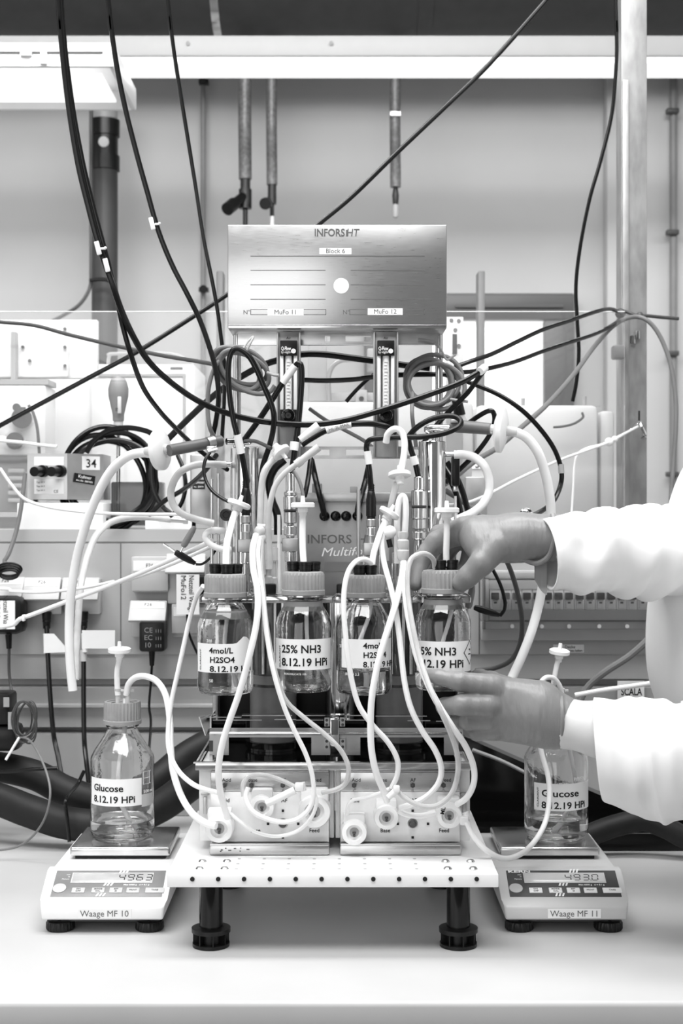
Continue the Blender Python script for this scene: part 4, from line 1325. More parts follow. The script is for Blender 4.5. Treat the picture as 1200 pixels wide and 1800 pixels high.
stack(510, 1.915, [(832, 864, 16, 'steelpol', 'neck'), (864, 872, 22, 'steel', 'collar'), (872, 897, 24, 'steel', 'coupling'), (897, 899, 25, 'dark', 'gap'), (899, 920, 23, 'steel', 'nut'),
                   (920, 924, 14, 'steel', 'neck'), (924, 941, 23, 'steel', 'nut'), (941, 946, 15, 'steel', 'neck'), (946, 969, 28, 'alu', 'block'), (969, 988, 20, 'steelpol', 'sleeve'),
                   (988, 1034, 17, 'steelpol', 'stem')], 'tall steel probe with stacked couplings on the left head', group=None)
stack(736, 1.915, [(838, 862, 18, 'steelpol', 'neck'), (862, 890, 28, 'steel', 'coupling'), (890, 892, 29, 'dark', 'gap'), (892, 912, 28, 'steel', 'coupling'), (912, 930, 26, 'steel', 'nut'),
                   (930, 934, 16, 'steel', 'neck'), (934, 948, 26, 'steel', 'nut'), (948, 1034, 18, 'steelpol', 'stem')], 'tall steel probe with stacked couplings right of the clear tubing')
for px, lb, yb in ((432, 'left probe with black cable plug and square steel block', 906), (652, 'right probe with black cable plug and square steel block', 912)):
    d = 1.905
    t = stack(px, d, [(yb, yb + 14, 18, 'alu', 'sleeve'), (yb + 14, yb + 30, 19, 'steel', 'nut'), (yb + 42, yb + 64, 26, 'alu', 'block'),
                      (yb + 64, yb + 84, 17, 'steelpol', 'sleeve'), (yb + 84, 1034, 14, 'steelpol', 'stem')], lb)
    x = P(px, 0, d).x
    obj('sleeve', MB().cyl((x, d, P(0, yb + 30, d).z), (x, d, P(0, yb + 42, d).z), 0.0062, seg=20), 'alu', t)
    k = obj('cable_plug', MB().lathe([(0, 0), (0.0058, 0), (0.0058, 0.003), (0.0068, 0.004), (0.0068, 0.026), (0.0050, 0.036), (0.0042, 0.037), (0.0048, 0.0385), (0.0040, 0.040), (0.0048, 0.0415),
                                       (0.0040, 0.043), (0.0048, 0.0445), (0.0036, 0.047), (0, 0.048)], (x, d, P(0, yb, d).z), seg=28), 'black', t)

# slim rods and glass tubes rising from the heads
for px, y0, d, w, m, lb in (
        (531, 858, 1.90, 5, 'steel', 'thin steel rod right of the stacked left probe'),
        (630, 862, 1.89, 7, 'alu', 'flat steel rod in front of the round sockets'),
        (416, 870, 1.90, 5, 'steel', 'thin steel rod just left of the left cable plug'),
        (463, 930, 1.90, 6, 'silicgrey', 'clear dip tube left of the left probe'),
        (490, 905, 1.90, 6, 'white', 'thin white tube beside the stacked left probe'),
        (667, 905, 1.90, 4, 'steel', 'thin steel rod right of the right cable plug'),
        (695, 885, 1.90, 5, 'steel', 'thin steel rod between the clear right tubes'),
        (800, 872, 1.90, 5, 'steel', 'thin steel rod right of the small filter above the hand'),
        (716, 950, 1.90, 6, 'silicgrey', 'clear dip tube beside the gloved index finger')):
    tag(obj('dip_tube', MB().cyl((P(px, 0, d).x, d, P(0, y0, d).z), (P(px, 0, d).x, d, zh), w * d / F / 2, seg=14), m), lb, 'tube')
for px, d, lb, y0 in ((471, 1.885, 'clear luer fitting left of the stacked probe', 985), (480, 1.90, 'short clear luer fitting beside the stacked probe', 960), (706, 1.88, 'clear luer fitting beside the clear right tubing', 940)):
    zt = P(0, y0, d).z
    tag(obj('luer_fitting', MB().lathe([(0, 0), (0.006, 0), (0.006, 0.02), (0.004, 0.022), (0.004, (zt - HZ) * 0.7), (0.0068, (zt - HZ) * 0.72), (0.0068, (zt - HZ)), (0, (zt - HZ))], (P(px, 0, d).x, d, HZ + (0.0002 if d < 1.89 else -0.002)), seg=20), 'silicgrey'),
        lb, 'fitting')

for px, y0, lb in ((372, 842, 'outer thin steel rod below the left grey hose'), (384, 832, 'inner thin steel rod below the left grey hose')):
    tag(obj('dip_tube', MB().cyl((P(px, 0, 1.985).x, 1.985, P(0, y0, 1.985).z), (P(px, 0, 1.985).x, 1.985, ztop + 0.001), 0.0024, seg=12), 'steel'), lb, 'tube')
t = thing('stopcock', 'black knurled stopcock knob left of the left condenser', 'valve', P(399, 905, 1.945))
obj('knob', MB().lathe([(0, 0), (0.0085, 0), (0.0085, 0.006), (0.0070, 0.008), (0.0045, 0.008), (0.004, 0.006), (0, 0.006)], P(398, 905, 1.945), (0, -1, 0), 32), 'black', t)
obj('valve_stem', MB().cyl(P(398, 905, 1.945), P(398, 905, 1.965), 0.003, seg=12).cyl(P(398, 905, 1.957), P(398, 990, 1.957), 0.0026, seg=12), 'steel', t)
t = thing('cable_gland', 'black rectangular connector block just right of the right condenser', 'connector', P(801, 850, 2.0))
obj('gland_body', MB().rect(794, 802, 808, 854, 1.995, 2.015, 0.002), 'black', t)
obj('gland_nut', MB().rect(797, 854, 805, 864, 1.998, 2.012, 0.001), 'steel', t)
t = thing('steel_button', 'small round steel cap just above the upper gloved wrist', 'cap', P(924, 910, 2.0))
obj('cap_dome', MB().lathe([(0, 0), (0.0095, 0), (0.0095, 0.003), (0.006, 0.006), (0, 0.0068)], P(924, 905, 2.0), (0, -1, 0), 28), 'steelpol', t)
obj('cap_holes', MB().cyl(P(921, 906, 1.9945), P(921, 906, 1.9925), 0.0012, seg=10).cyl(P(928, 906, 1.9945), P(928, 906, 1.9925), 0.0012, seg=10), 'ink', t)

# ================================================================== BOTTLES
def bottle(name_label, cx, d, z0, R, H, hs, hn, rn, rcap, hcap, cap_m, fill, group, cat='bottle', cap_open=False):
    """screw-cap laboratory bottle; hs = shoulder height, hn = neck height, hcap = cap underside"""
    t = thing('reagent_bottle', name_label, cat, (cx, d, z0), group)
    th = 0.0022
    o = (cx, d, z0)
    sh = hn - hs
    K5 = (0.965, 0.87, 0.745, 0.62) if cap_open else (0.985, 0.935, 0.85, 0.745)
    outer = [(0, 0.0022), (R * 0.70, 0.0016), (R * 0.80, 0.0), (R * 0.90, 0.0010), (R * 0.97, 0.0050), (R, 0.011), (R, hs * 0.5), (R, hs),
             (R * K5[0], hs + sh * 0.12), (R * K5[1], hs + sh * 0.30), (R * K5[2], hs + sh * 0.50), (R * K5[3], hs + sh * 0.70), (rn + 0.0025, hs + sh * 0.90), (rn + 0.0005, hn),
             (rn + 0.0005, hn + 0.003), (rn + 0.0028, hn + 0.0045), (rn + 0.0028, hn + 0.0062), (rn, hn + 0.0075), (rn, H - 0.003), (rn - 0.001, H - 0.0022)]
    inner = [(rn - th - 0.001, H - 0.0022), (rn - th - 0.0002, H - 0.004), (rn - th, hn), (rn - th + 0.002, hs + sh * 0.90), (R * K5[3] - th, hs + sh * 0.68), (R * K5[2] - th, hs + sh * 0.48),
             (R * K5[1] - th, hs + sh * 0.28), (R * K5[0] - th, hs + sh * 0.10), (R - th, hs), (R - th, hs * .5), (R - th, 0.013), (R * 0.93 - th, 0.0065), (R * 0.8, 0.0042), (0, 0.0048)]
    obj('glass_body', MB().lathe(outer + inner, o, seg=64), 'glass', t, sharp=60)
    hl = fill
    rl = R - th + 0.0004
    obj('liquid', MB().lathe([(0, 0.0046), (R * 0.8, 0.0040), (R * 0.93 - th, 0.0062), (rl, 0.013), (rl, hl), (rl - 0.0012, hl - 0.0008), (0, hl - 0.0012)], o, seg=64), 'liquid', t, sharp=60)
    cp = MB()
    if cap_open:
        prof = [(rn + 0.0003, hcap), (rcap, hcap), (rcap, hcap + 0.005), (rcap - 0.0006, hcap + 0.006), (rcap - 0.0006, H - 0.003), (rcap - 0.0016, H), (rcap - 0.0050, H), (rcap - 0.0056, H - 0.0015),
                (rn * 0.8, H - 0.0020), (rn * 0.8, H - 0.003), (0, H - 0.0045), (0, H - 0.006), (rn + 0.0003, H - 0.0062)]
    else:
        prof = [(rn + 0.0003, hcap), (rcap, hcap), (rcap, hcap + 0.0055), (rcap - 0.0006, hcap + 0.0062), (rcap - 0.0006, H - 0.004), (rcap - 0.0025, H - 0.0008), (rcap - 0.006, H), (0, H), (0, H - 0.003), (rn + 0.0003, H - 0.003)]
    cp.ring_mesh([[Vector((cx + rr * math.cos(a), d + rr * math.sin(a), z0 + h)) for a, rr in
                   ((2 * math.pi * k / 160, (r - (0.0011 * (0.5 - 0.5 * math.cos(2 * math.pi * k / 160 * 32)) if (hcap + 0.0058 < h < H - 0.002 and r > rn + 0.002) else 0)) if r > 0 else 1e-5)
                    for k in range(160))] for r, h in prof], cap=False, loop=True)
    obj('screw_cap', cp, cap_m, t, sharp=25)
    return t


def cap_port(t, cx, d, z, n=3, r=0.0078, h=0.0125, pos=None):
    for i, (dx, dy) in enumerate(pos):
        obj('port_screw', MB().lathe([(0, -0.0008), (r * .9, -0.0008), (r * 0.9, 0.002), (r, 0.0025), (r, h - 0.004), (r * 1.06, h - 0.0038), (r * 1.06, h - 0.0008), (r * 0.9, h), (0, h)],
                                     (cx + dx, d + dy, z), seg=32, rib=(16, 0.0006, 0.003, h - 0.005)), 'black', t)


def bottle_label(t, cx, d, R, x0, x1, z0, z1, lines, edge_text=None, extra=None, skew=0.0, notch=0.0):
    """white paper label wrapped round the glass; x0/x1 arc offsets from the front, lines = (text, size, x, z, width)"""
    r = R + 0.0002
    n = 18
    vs, fs = [], []
    for ring, rr in ((0, r), (1, r + 0.00022)):
        for i in range(n + 1):
            s = x0 + (x1 - x0) * i / n
            a = s / R
            dz = skew * (i / n - 0.5)
            zt = z1 + dz + (notch * max(0, 1 - abs(i / n - 0.8) * 7) if notch else 0)
            for z in (z0 + dz, zt):
                vs.append((cx + rr * math.sin(a), d - rr * math.cos(a), z))
    m = 2 * (n + 1)
    for i in range(n):
        k = 2 * i
        fs.append((k, k + 2, k + 3, k + 1))
        fs.append((m + k, m + k + 1, m + k + 3, m + k + 2))
        fs.append((k, k + 2, m + k + 2, m + k))
        fs.append((k + 1, m + k + 1, m + k + 3, k + 3))
    fs.append((0, 1, m + 1, m))
    fs.append((2 * n, m + 2 * n, m + 2 * n + 1, 2 * n + 1))
    lb = obj('paper_label', MB().raw(vs, fs), 'paper', t)
    tm = MB()
    for s, size, x, z, w in lines:
        tm.text(s, size, (cx + x, 0, z), cyl=(cx, d, R + 0.0006), bold=0.02, width=w)
    if edge_text:
        # small vertical word along the left edge
        cu = MB()
        s, size, x, z = edge_text
        tmp = MB().text(s, size, (0, 0, 0), width=(z1 - z0) * 0.72)
        V = [v.co.copy() for v in tmp.bm.verts]
        Fc = [[v.index for v in f.verts] for f in tmp.bm.faces]
        tmp.bm.verts.index_update()
        Fc = [[v.index for v in f.verts] for f in tmp.bm.faces]
        out = []
        for v in V:
            a = (x - v.z) / R
            rr = R + 0.0006 - v.y
            out.append((cx + rr * math.sin(a), d - rr * math.cos(a), z + v.x))
        tmp.bm.free()
        tm.raw(out, Fc)
    obj('lettering', tm, 'ink', lb)
    return lb


BG = 'reagent bottles hanging from the rail'
DBT = 1.785
ZB = 0.298
# centre x in pixels, names
HBOT = [(396, 'hanging bottle of acid at far left of the rail, darker band in its neck', 'acid', 'cap', 0),
        (533, 'hanging ammonia bottle second from left on the rail', 'nh3', 'cap', 0),
        (640, 'hanging acid bottle third from left, thin tube curling over its cap', 'acid2', 'capdark', 0),
        (778, 'hanging ammonia bottle gripped by the two gloved hands', 'nh3b', 'cap', -1.5)]
NECK = {}
for px, lb, kind, cm, tilt in HBOT:
    cx = P(px, 0, DBT).x
    R = 0.0352
    z0 = ZB + (0.0 if px not in (533, 778) else 0.003)
    if kind == 'nh3b':
        z0 += 0.002
    H = 0.1495 if px != 640 else 0.1485
    t = bottle(lb, cx, DBT, z0, R, H, 0.083, 0.1135, 0.0198, 0.0272, 0.1205, cm, 0.030 if kind != 'nh3b' else 0.022, BG)
    zc = z0 + H
    if kind in ('acid', 'nh3'):
        pos = [(-0.0125, 0.003), (0.0025, -0.007), (0.0135, 0.004)]
    elif kind == 'acid2':
        pos = [(-0.006, -0.004), (0.0085, -0.002)]
    else:
        pos = [(-0.0035, -0.003), (0.0115, -0.001)]
    cap_port(t, cx, DBT, zc, pos=pos)
    NECK[px] = (cx, zc)
    zl = lambda y: ZC - (y - 900) * (DBT - R) / F
    S = (DBT - R) / F
    ar = lambda x: R * math.asin(max(-0.97, min(0.97, ((x - px) * S) / R)))
    if kind == 'acid':
        bottle_label(t, cx, DBT, R, ar(349), ar(446), zl(1183), zl(1132),
                     [('4mol/L', 0.0098, ar(371), zl(1148.5), 0.031), ('H2SO4', 0.0098, ar(372), zl(1165), 0.0315), ('8.12.19 HPi', 0.0098, ar(372), zl(1181), 0.058)],
                     ('CLARIANT', 0.0035, ar(356), zl(1180)), notch=0.010)
        obj('graduation_mark', MB().text('200', 0.0055, (cx + ar(366), 0, zl(1130)), cyl=(cx, DBT, R + 0.0004)).text('50', 0.0055, (cx + ar(371), 0, zl(1200)), cyl=(cx, DBT, R + 0.0004)), 'paper', t)
    elif kind == 'nh3':
        bottle_label(t, cx, DBT, R, ar(485), ar(582), zl(1178), zl(1124),
                     [('25% NH3', 0.0135, ar(496), zl(1148), 0.053), ('8.12.19 HPi', 0.0135, ar(496), zl(1171), 0.064)], ('CLARIANT', 0.0035, ar(494), zl(1175)))
        obj('graduation_mark', MB().text('BOROSILICATE 100', 0.0035, (cx + ar(500), 0, zl(1187)), cyl=(cx, DBT, R + 0.0004)), 'paper', t)
    elif kind == 'acid2':
        bottle_label(t, cx, DBT, R, ar(600), ar(687), zl(1175), zl(1124),
                     [('4mol/L', 0.0098, ar(637), zl(1140), 0.031), ('H2SO4', 0.0098, ar(637), zl(1156.5), 0.0315), ('8.12.19 HPi', 0.0098, ar(637), zl(1173), 0.048)],
                     ('CLARIANT', 0.0035, ar(612), zl(1170)))
        obj('graduation_mark', MB().text('200', 0.0055, (cx + ar(596), 0, zl(1140)), cyl=(cx, DBT, R + 0.0004)).text('BORO 3.3', 0.0045, (cx + ar(606), 0, zl(1188)), cyl=(cx, DBT, R + 0.0004)), 'paper', t)
    else:
        l = bottle_label(t, cx, DBT, R, ar(731), ar(826), zl(1182), zl(1128),
                         [('25% NH3', 0.0135, ar(727.5) if False else ar(732), zl(1152), 0.055), ('8.12.19 HPi', 0.0135, ar(732), zl(1174), 0.066)], None)
        # hazard diamond at the right edge
        V, fc = [], []
        ac, zc2, hw, hh = ar(823), zl(1149), 0.0135, 0.0160
        loop = [(-hw, 0), (0, hh), (hw, 0), (0, -hh)]
        mb = MB()
        for i in range(4):
            (u0, v0), (u1, v1) = loop[i], loop[(i + 1) % 4]
            rows = []
            for k in range(7):
                f = k / 6
                for sc in (1.0, 0.88):
                    a = (ac + (u0 + (u1 - u0) * f) * sc) / R
                    rows.append((cx + (R + .0006) * math.sin(a), DBT - (R + .0006) * math.cos(a), zc2 + (v0 + (v1 - v0) * f) * sc))
            mb.raw(rows, [(2 * k, 2 * k + 2, 2 * k + 3, 2 * k + 1) for k in range(6)])
        for (u, v, w, hgt) in ((-0.004, -0.003, 0.007, 0.0016), (-0.002, 0.003, 0.003, 0.0014), (0.001, 0.001, 0.0014, 0.004)):
            a0, a1 = (ac + u) / R, (ac + u + w) / R
            mb.raw([(cx + (R + .0006) * math.sin(a), DBT - (R + .0006) * math.cos(a), zc2 + v + h) for a, h in ((a0, 0), (a1, 0), (a1, hgt), (a0, hgt))], [(0, 1, 2, 3)])
        obj('hazard_diamond', mb, 'ink', l)
    if kind in ('nh3', 'nh3b'):
        obj('pouring_ring', MB().lathe([(0.0206, 0.1005), (0.0262, 0.1005), (0.0235, 0.1128), (0.0206, 0.1128)], (cx, DBT, z0), seg=48), 'greycable', t)
    elif kind == 'acid':
        obj('pouring_ring', MB().lathe([(0.0262, 0.094), (0.0300, 0.094), (0.0270, 0.1040), (0.0240, 0.1040)], (cx, DBT, z0), seg=48), 'panelgrey', t)
    # dip tube inside, bent at the foot
    dirs = {'acid': (-0.002, 0.010), 'nh3': (0.012, 0.026), 'acid2': (-0.016, 0.002), 'nh3b': (-0.002, -0.006)}[kind]
    p0 = (cx + pos[1][0], DBT + pos[1][1], zc - 0.012)
    obj('dip_tube', MB().tube([p0, (cx + pos[1][0] + dirs[0] * .1, DBT, z0 + 0.10), (cx + dirs[0] * .5, DBT, z0 + 0.055), (cx + dirs[1] * .7, DBT + .004, z0 + 0.025), (cx + dirs[1], DBT + 0.006, z0 + 0.0085)], 0.0026, 10), 'silicone', t)
    # fork of the rail that carries the neck
    zn = z0 + 0.1165
    fk = MB().lathe([(0.0200, 0), (0.0262, 0), (0.0262, 0.0016), (0.0200, 0.0016)], (cx, DBT, zn + .0018), seg=48)
    fk.box((cx, (DBT + 0.024 + 1.851) / 2, zn + 0.0026), (0.018, 1.851 - DBT - 0.024, 0.0016))
    obj('bottle_fork', fk, 'steel', rail)

# glucose bottles on the balances
GB = 'glucose bottles on the balances'
DG = 1.975
ZPAN = 0.0752
GX = (P(215, 0, DG).x, P(977, 0, DG).x)
for i, (gx, lb) in enumerate(zip(GX, ('glucose bottle with grey cap on the left balance', 'glucose bottle on the right balance, its neck hidden by the lower hand'))):
    R = 0.0440
    z0 = ZPAN + 0.0004
    H = 0.1865
    t = bottle(lb, gx, DG, z0, R, H, 0.108, 0.1485, 0.0200, 0.0262, 0.1560, 'cap', 0.0245 if i == 0 else 0.028, GB, cap_open=True)
    px = (215, 977)[i]
    zl = lambda y: ZC - (y - 900) * (DG - R) / F
    S = (DG - R) / F
    ar = lambda x: R * math.asin(max(-0.97, min(0.97, ((x - px) * S) / R)))
    if i == 0:
        bottle_label(t, gx, DG, R, ar(165), ar(255), zl(1418), zl(1370), [('Glucose', 0.0128, ar(171), zl(1392), 0.0465), ('8.12.19 HPi', 0.0128, ar(171), zl(1412), 0.063)], skew=0.0)
        gm = MB().text('500 ml', 0.006, (gx + ar(258), 0, zl(1398)), cyl=(gx, DG, R + 0.0004), width=0.02)
        for (u, v, w, h) in ((257, 1360, 11, 1), (257, 1382, 11, 1), (257, 1360, 1, 22), (266, 1360, 1, 22), (259, 1371, 7, 1)):
            a0, a1 = ar(u) / R, ar(min(u + w, 268)) / R
            gm.raw([(gx + (R + .0004) * math.sin(a), DG - (R + .0004) * math.cos(a), zl(y)) for a, y in ((a0, v), (a1, v), (a1, v + h), (a0, v + h))], [(0, 1, 2, 3)])
        obj('printed_mark', gm, 'paper', t)
        obj('writing_field', MB().raw([(gx + (R + .0004) * math.sin(a), DG - (R + .0004) * math.cos(a), zl(y)) for k in range(5) for a in [(ar(255) + (ar(270) - ar(255)) * k / 4) / R] for y in (1400, 1422)],
                                      [(2 * k, 2 * k + 2, 2 * k + 3, 2 * k + 1) for k in range(4)]), 'offwhite', t)
        obj('dip_tube', MB().tube([(gx + 0.004, DG, z0 + H + 0.004), (gx + 0.003, DG, z0 + 0.150), (gx - 0.005, DG, z0 + 0.09), (gx - 0.005, DG, z0 + 0.055), (gx + 0.006, DG - .004, z0 + 0.030), (gx + 0.018, DG - 0.008, z0 + 0.012)], 0.0034, 12), 'silicone', t)
    else:
        bottle_label(t, gx, DG, R, ar(933), ar(1031), zl(1426), zl(1378), [('Glucose', 0.0128, ar(944), zl(1401), 0.0535), ('8.12.19 HPi', 0.0128, ar(944), zl(1422), 0.0670)], ('CLARIANT', 0.0036, ar(940), zl(1421)), skew=0.001)
        obj('printed_mark', MB().text('PYREX', 0.007, (gx + ar(1000), 0, zl(1374)), cyl=(gx, DG, R + 0.0004), bold=0.02, width=0.020)
            .text('CERTAIN', 0.0038, (gx + ar(970), 0, zl(1379.5)), cyl=(gx, DG, R + 0.0004)), 'paper', t)
        obj('dip_tube', MB().tube([(gx + 0.010, DG, z0 + H + 0.004), (gx + 0.012, DG, z0 + 0.15), (gx + 0.022, DG, z0 + 0.105), (gx + 0.028, DG, z0 + 0.06), (gx + 0.016, DG - 0.004, z0 + 0.035), (gx - 0.005, DG - 0.01, z0 + 0.0085)], 0.0030, 12), 'silicone', t)
    for k, (dx, h2) in enumerate(((-0.006, 0.018), (0.0075, 0.018))):
        obj('hose_nozzle', MB().lathe([(0, -0.006), (0.0034, -0.006), (0.0034, h2 - 0.004), (0.0044, h2 - 0.003), (0.0044, h2), (0.0028, h2 + 0.001), (0, h2 + 0.001)], (gx + dx, DG - 0.002, z0 + H), seg=18)
            .box((gx + dx + 0.006, DG - 0.002, z0 + H + h2 - 0.003), (0.007, 0.003, 0.004), 0.001), 'silicgrey', t)

# ================================================================== BALANCES
def balance(cx, label, dark, name_text, digits):
    t = thing('laboratory_balance', label, 'balance', (cx, 1.92, 0), 'laboratory balances')
    w = 0.163
    prof = [(1.768, .0175), (1.769, .034), (1.7795, .0395), (1.833, .0650), (1.846, .0655), (1.858, .0585), (2.068, .0585), (2.075, .050), (2.070, .0200)]
    mb = MB()
    L, Rr = [], []
    for y, z in prof:
        k = 1.0 if z > 0.038 else 0.93
        L.append(Vector((cx - w / 2 * k, y, z)))
        Rr.append(Vector((cx + w / 2 * k, y, z)))
    mb.bm.free()
    mb = MB()
    A = [mb.bm.verts.new(p) for p in L]
    B = [mb.bm.verts.new(p) for p in Rr]
    n = len(A)
    mb.bm.faces.new(A)
    mb.bm.faces.new(list(reversed(B)))
    for i in range(n):
        j = (i + 1) % n
        mb.bm.faces.new((A[j], A[i], B[i], B[j]))
    bmesh.ops.recalc_face_normals(mb.bm, faces=mb.bm.faces)
    bmesh.ops.bevel(mb.bm, geom=list(mb.bm.edges), offset=0.003, segments=3, profile=0.5, affect='EDGES')
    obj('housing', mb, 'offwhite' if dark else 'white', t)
    obj('underside', MB().box((cx, 1.922, 0.0165), (w * 0.86, 0.28, 0.010), 0.002), 'dark', t)
    for sx in (-0.056, 0.056):
        for dy in (1.790, 2.045):
            obj('foot', MB().lathe([(0, 0.0004), (0.0165, 0.0004), (0.0180, 0.002), (0.0180, 0.0095), (0.0165, 0.0115), (0.008, 0.0116), (0.008, 0.015), (0, 0.015)], (cx + sx, dy, 0), seg=96,
                                   rib=(24, 0.0011, 0.0015, 0.0100)), 'black', t)
    pn = obj('weighing_pan', MB().box((cx, 1.9725, 0.0690), (0.134, 0.128, 0.0120), 0.0028, seg=3), 'steel', t)
    obj('pan_support', MB().box((cx, 1.9725, 0.0605), (0.122, 0.116, 0.0060), 0.001), 'black', t)
    # control panel on the slope
    p0, p1 = Vector((cx, 1.7795, .0395)), Vector((cx, 1.833, .0650))
    up = (p1 - p0).normalized()
    nr = Vector((0, -up.z, up.y))
    M = Matrix((Vector((1, 0, 0)), -nr, up)).transposed()      # local x, depth, up
    ln = (p1 - p0).length
    mid = (p0 + p1) / 2

    def on(u, v, h=0.0004):
        return mid + Vector((1, 0, 0)) * u + up * v + nr * h

    def plate(u, v, w2, h2, e, off=0.0, bev=0.0):
        return MB().box(on(u, v, off), (w2, e, h2), bev, rot=M)
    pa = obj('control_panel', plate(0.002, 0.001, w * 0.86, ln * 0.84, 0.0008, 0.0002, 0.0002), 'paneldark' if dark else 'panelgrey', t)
    obj('display_frame', plate(0.005, 0.0115, 0.104, 0.0195, 0.001, 0.0006, 0.0003), 'offwhite', pa)
    obj('display', plate(0.005, 0.0115, 0.101, 0.0165, 0.001, 0.0010, 0.0002), 'lcdlight' if dark else 'lcd', pa)
    seg = {'0': 'abcdef', '1': 'bc', '2': 'abged', '3': 'abgcd', '4': 'fgbc', '5': 'afgcd', '6': 'afgedc', '7': 'abc', '8': 'abcdefg', '9': 'abfgcd'}
    m = MB()
    dw, dh, tk = 0.0072, 0.0108, 0.0013
    u = 0.014 if not dark else 0.006
    for ch in digits:
        if ch == '.':
            m.box(on(u - 0.0022, 0.0115 - dh / 2, 0.0016), (tk, 0.0002, tk), rot=M)
            continue
        for s in seg[ch]:
            du, dv, hw, hh = {'a': (0, dh / 2, dw - tk, tk), 'g': (0, 0, dw - tk, tk), 'd': (0, -dh / 2, dw - tk, tk), 'b': (dw / 2, dh / 4, tk, dh / 2 - tk),
                              'c': (dw / 2, -dh / 4, tk, dh / 2 - tk), 'f': (-dw / 2, dh / 4, tk, dh / 2 - tk), 'e': (-dw / 2, -dh / 4, tk, dh / 2 - tk)}[s]
            m.box(on(u + dw / 2 + du + dv * 0.12, 0.0115 + dv, 0.0016), (hw, 0.0002, hh), rot=M)
        u += dw + 0.0042
    obj('digits', m, 'dark' if dark else 'ink', pa)
    bm_ = []
    for k, (u, bw, tx) in enumerate(((-0.0345, 0.0165, 'ON OFF'), (-0.0095, 0.0165, 'MODE CAL'), (0.013, 0.0165, 'SET M'), (0.0345, 0.0165, 'PRINT'), (0.062, 0.024, 'TARE'))):
        b = obj('key', plate(u, -0.0125, bw, 0.0095, 0.0016, 0.0008, 0.0007), 'white' if dark else 'socket', pa)
        mt = MB()
        ws = tx.split()
        for q, s in enumerate(ws):
            mt.text(s, 0.0036, on(u, -0.0137 + (0.0018 if len(ws) == 2 and q == 0 else (-0.0022 if len(ws) == 2 else 0)), 0.0018), (1, 0, 0), up, 'CENTER', bold=0.01)
        obj('lettering', mt, 'greyink', b)
    obj('level_window', MB().lathe([(0, 0), (0.0085, 0), (0.0085, 0.001), (0.0070, 0.0014), (0, 0.0014)], on(-0.0590, -0.0085, 0.0004), nr, 28), 'socket', pa)
    m = MB()
    for k in range(3):
        for (v, h2) in ((0.0245, 0.0075), (-0.0010, 0.006), (-0.0205, 0.006)):
            ct = on(-0.002 + k * 0.0042 + v * 0.35 + (0.008 if v > 0.02 else 0), v, 0.0008)
            e = 0.0012
            a, b = Vector((1, 0, 0)), (up + Vector((0.35, 0, 0)))
            pts = [ct - a * e - b * h2 / 2, ct + a * e - b * h2 / 2, ct + a * e + b * h2 / 2, ct - a * e + b * h2 / 2]
            m.prism(pts, nr * 0.0002)
    obj('stripes', m, 'white', pa)
    m = MB()
    if dark:
        m.text('KERN', 0.0062, on(-0.066, 0.0215, 0.0008), (1, 0, 0), up, bold=0.03, width=0.028)
    m.text('Max 6000 g   d = 0.1 g', 0.0036, on(0.021, -0.0030, 0.0008), (1, 0, 0), up, bold=0.01)
    for q, s in enumerate(('max', 'M', 'Memory')):
        m.text(s, 0.0028, on(-0.0495, 0.0165 - q * 0.0042, 0.0008), (1, 0, 0), up, 'RIGHT')
    obj('printed_text', m, 'white', pa)
    # name sticker on the front
    fz = ((1.768 - 1.769) / 1, 0)
    st = obj('name_sticker', MB().box((cx + (0.003 if not dark else 0.010), 1.7680, 0.0258), (0.066, 0.0008, 0.0115)), 'paper', t)
    obj('lettering', MB().text(name_text, 0.0108, (cx + (0.003 if not dark else 0.010), 1.7675, 0.0222), align='CENTER'), 'greyink', st)
    return t


balance(-0.2975, 'left balance with reflection painted into its grey panel, sticker Waage MF 10', False, 'Waage MF 10', '4963')
balance(0.2795, 'right balance with dark panel, sticker Waage MF 11', True, 'Waage MF 11', '493.0')

# ================================================================== SMALL SYRINGE FILTERS AND DISC FILTERS
def disc_filter(px, py, d, r_px, axis, label, stem=14, group='small white syringe filters'):
    c = P(px, py, d)
    t = thing('syringe_filter', label, 'filter', c, group)
    r = r_px * d / F
    obj('filter_disc', MB().lathe([(0, -0.0035), (r * 0.85, -0.0035), (r, -0.0022), (r, 0.0022), (r * 0.85, 0.0035), (0, 0.0035)], c, axis, 36), 'white', t)
    ax = Vector(axis).normalized()
    obj('luer_inlet', MB().lathe([(0, 0.003), (0.0030, 0.003), (0.0024, 0.012), (0, 0.012)], c, axis, 16), 'white', t)
    obj('luer_outlet', MB().lathe([(0, -0.003), (r * 0.42, -0.003), (r * 0.42, -0.0085), (r * .32, -0.010), (r * .32, -0.003 - stem * d / F), (0, -0.003 - stem * d / F)], c, axis, 18), 'white', t)
    return t


disc_filter(420, 886, 1.865, 21, (0.35, 0.1, 1), 'small white filter tilted in front of the left cable plug')
disc_filter(532, 888, 1.795, 21, (0, 0, 1), 'small white filter level above the second hanging bottle')
disc_filter(684, 902, 1.835, 19, (0.55, 0.1, 0.9), 'small white filter tilted right of the right cable plug')
disc_filter(702, 834, 1.86, 20, (-0.05, 0.25, 1), 'round white filter facing up beside the polished right probe')
disc_filter(785, 897, 1.780, 22, (0, 0, 1), 'small white filter in front of the upper gloved hand')
disc_filter(210, 1143, 1.970, 20, (0, -0.08, 1), 'small white filter above the left glucose bottle')
disc_filter(983, 1146, 1.970, 18, (0.1, -0.12, 1), 'small white filter above the right glucose bottle')
disc_filter(494, 795, 1.88, 17, (0.5, -0.3, -0.6), 'white filter tied to black cable at the left flow meter')


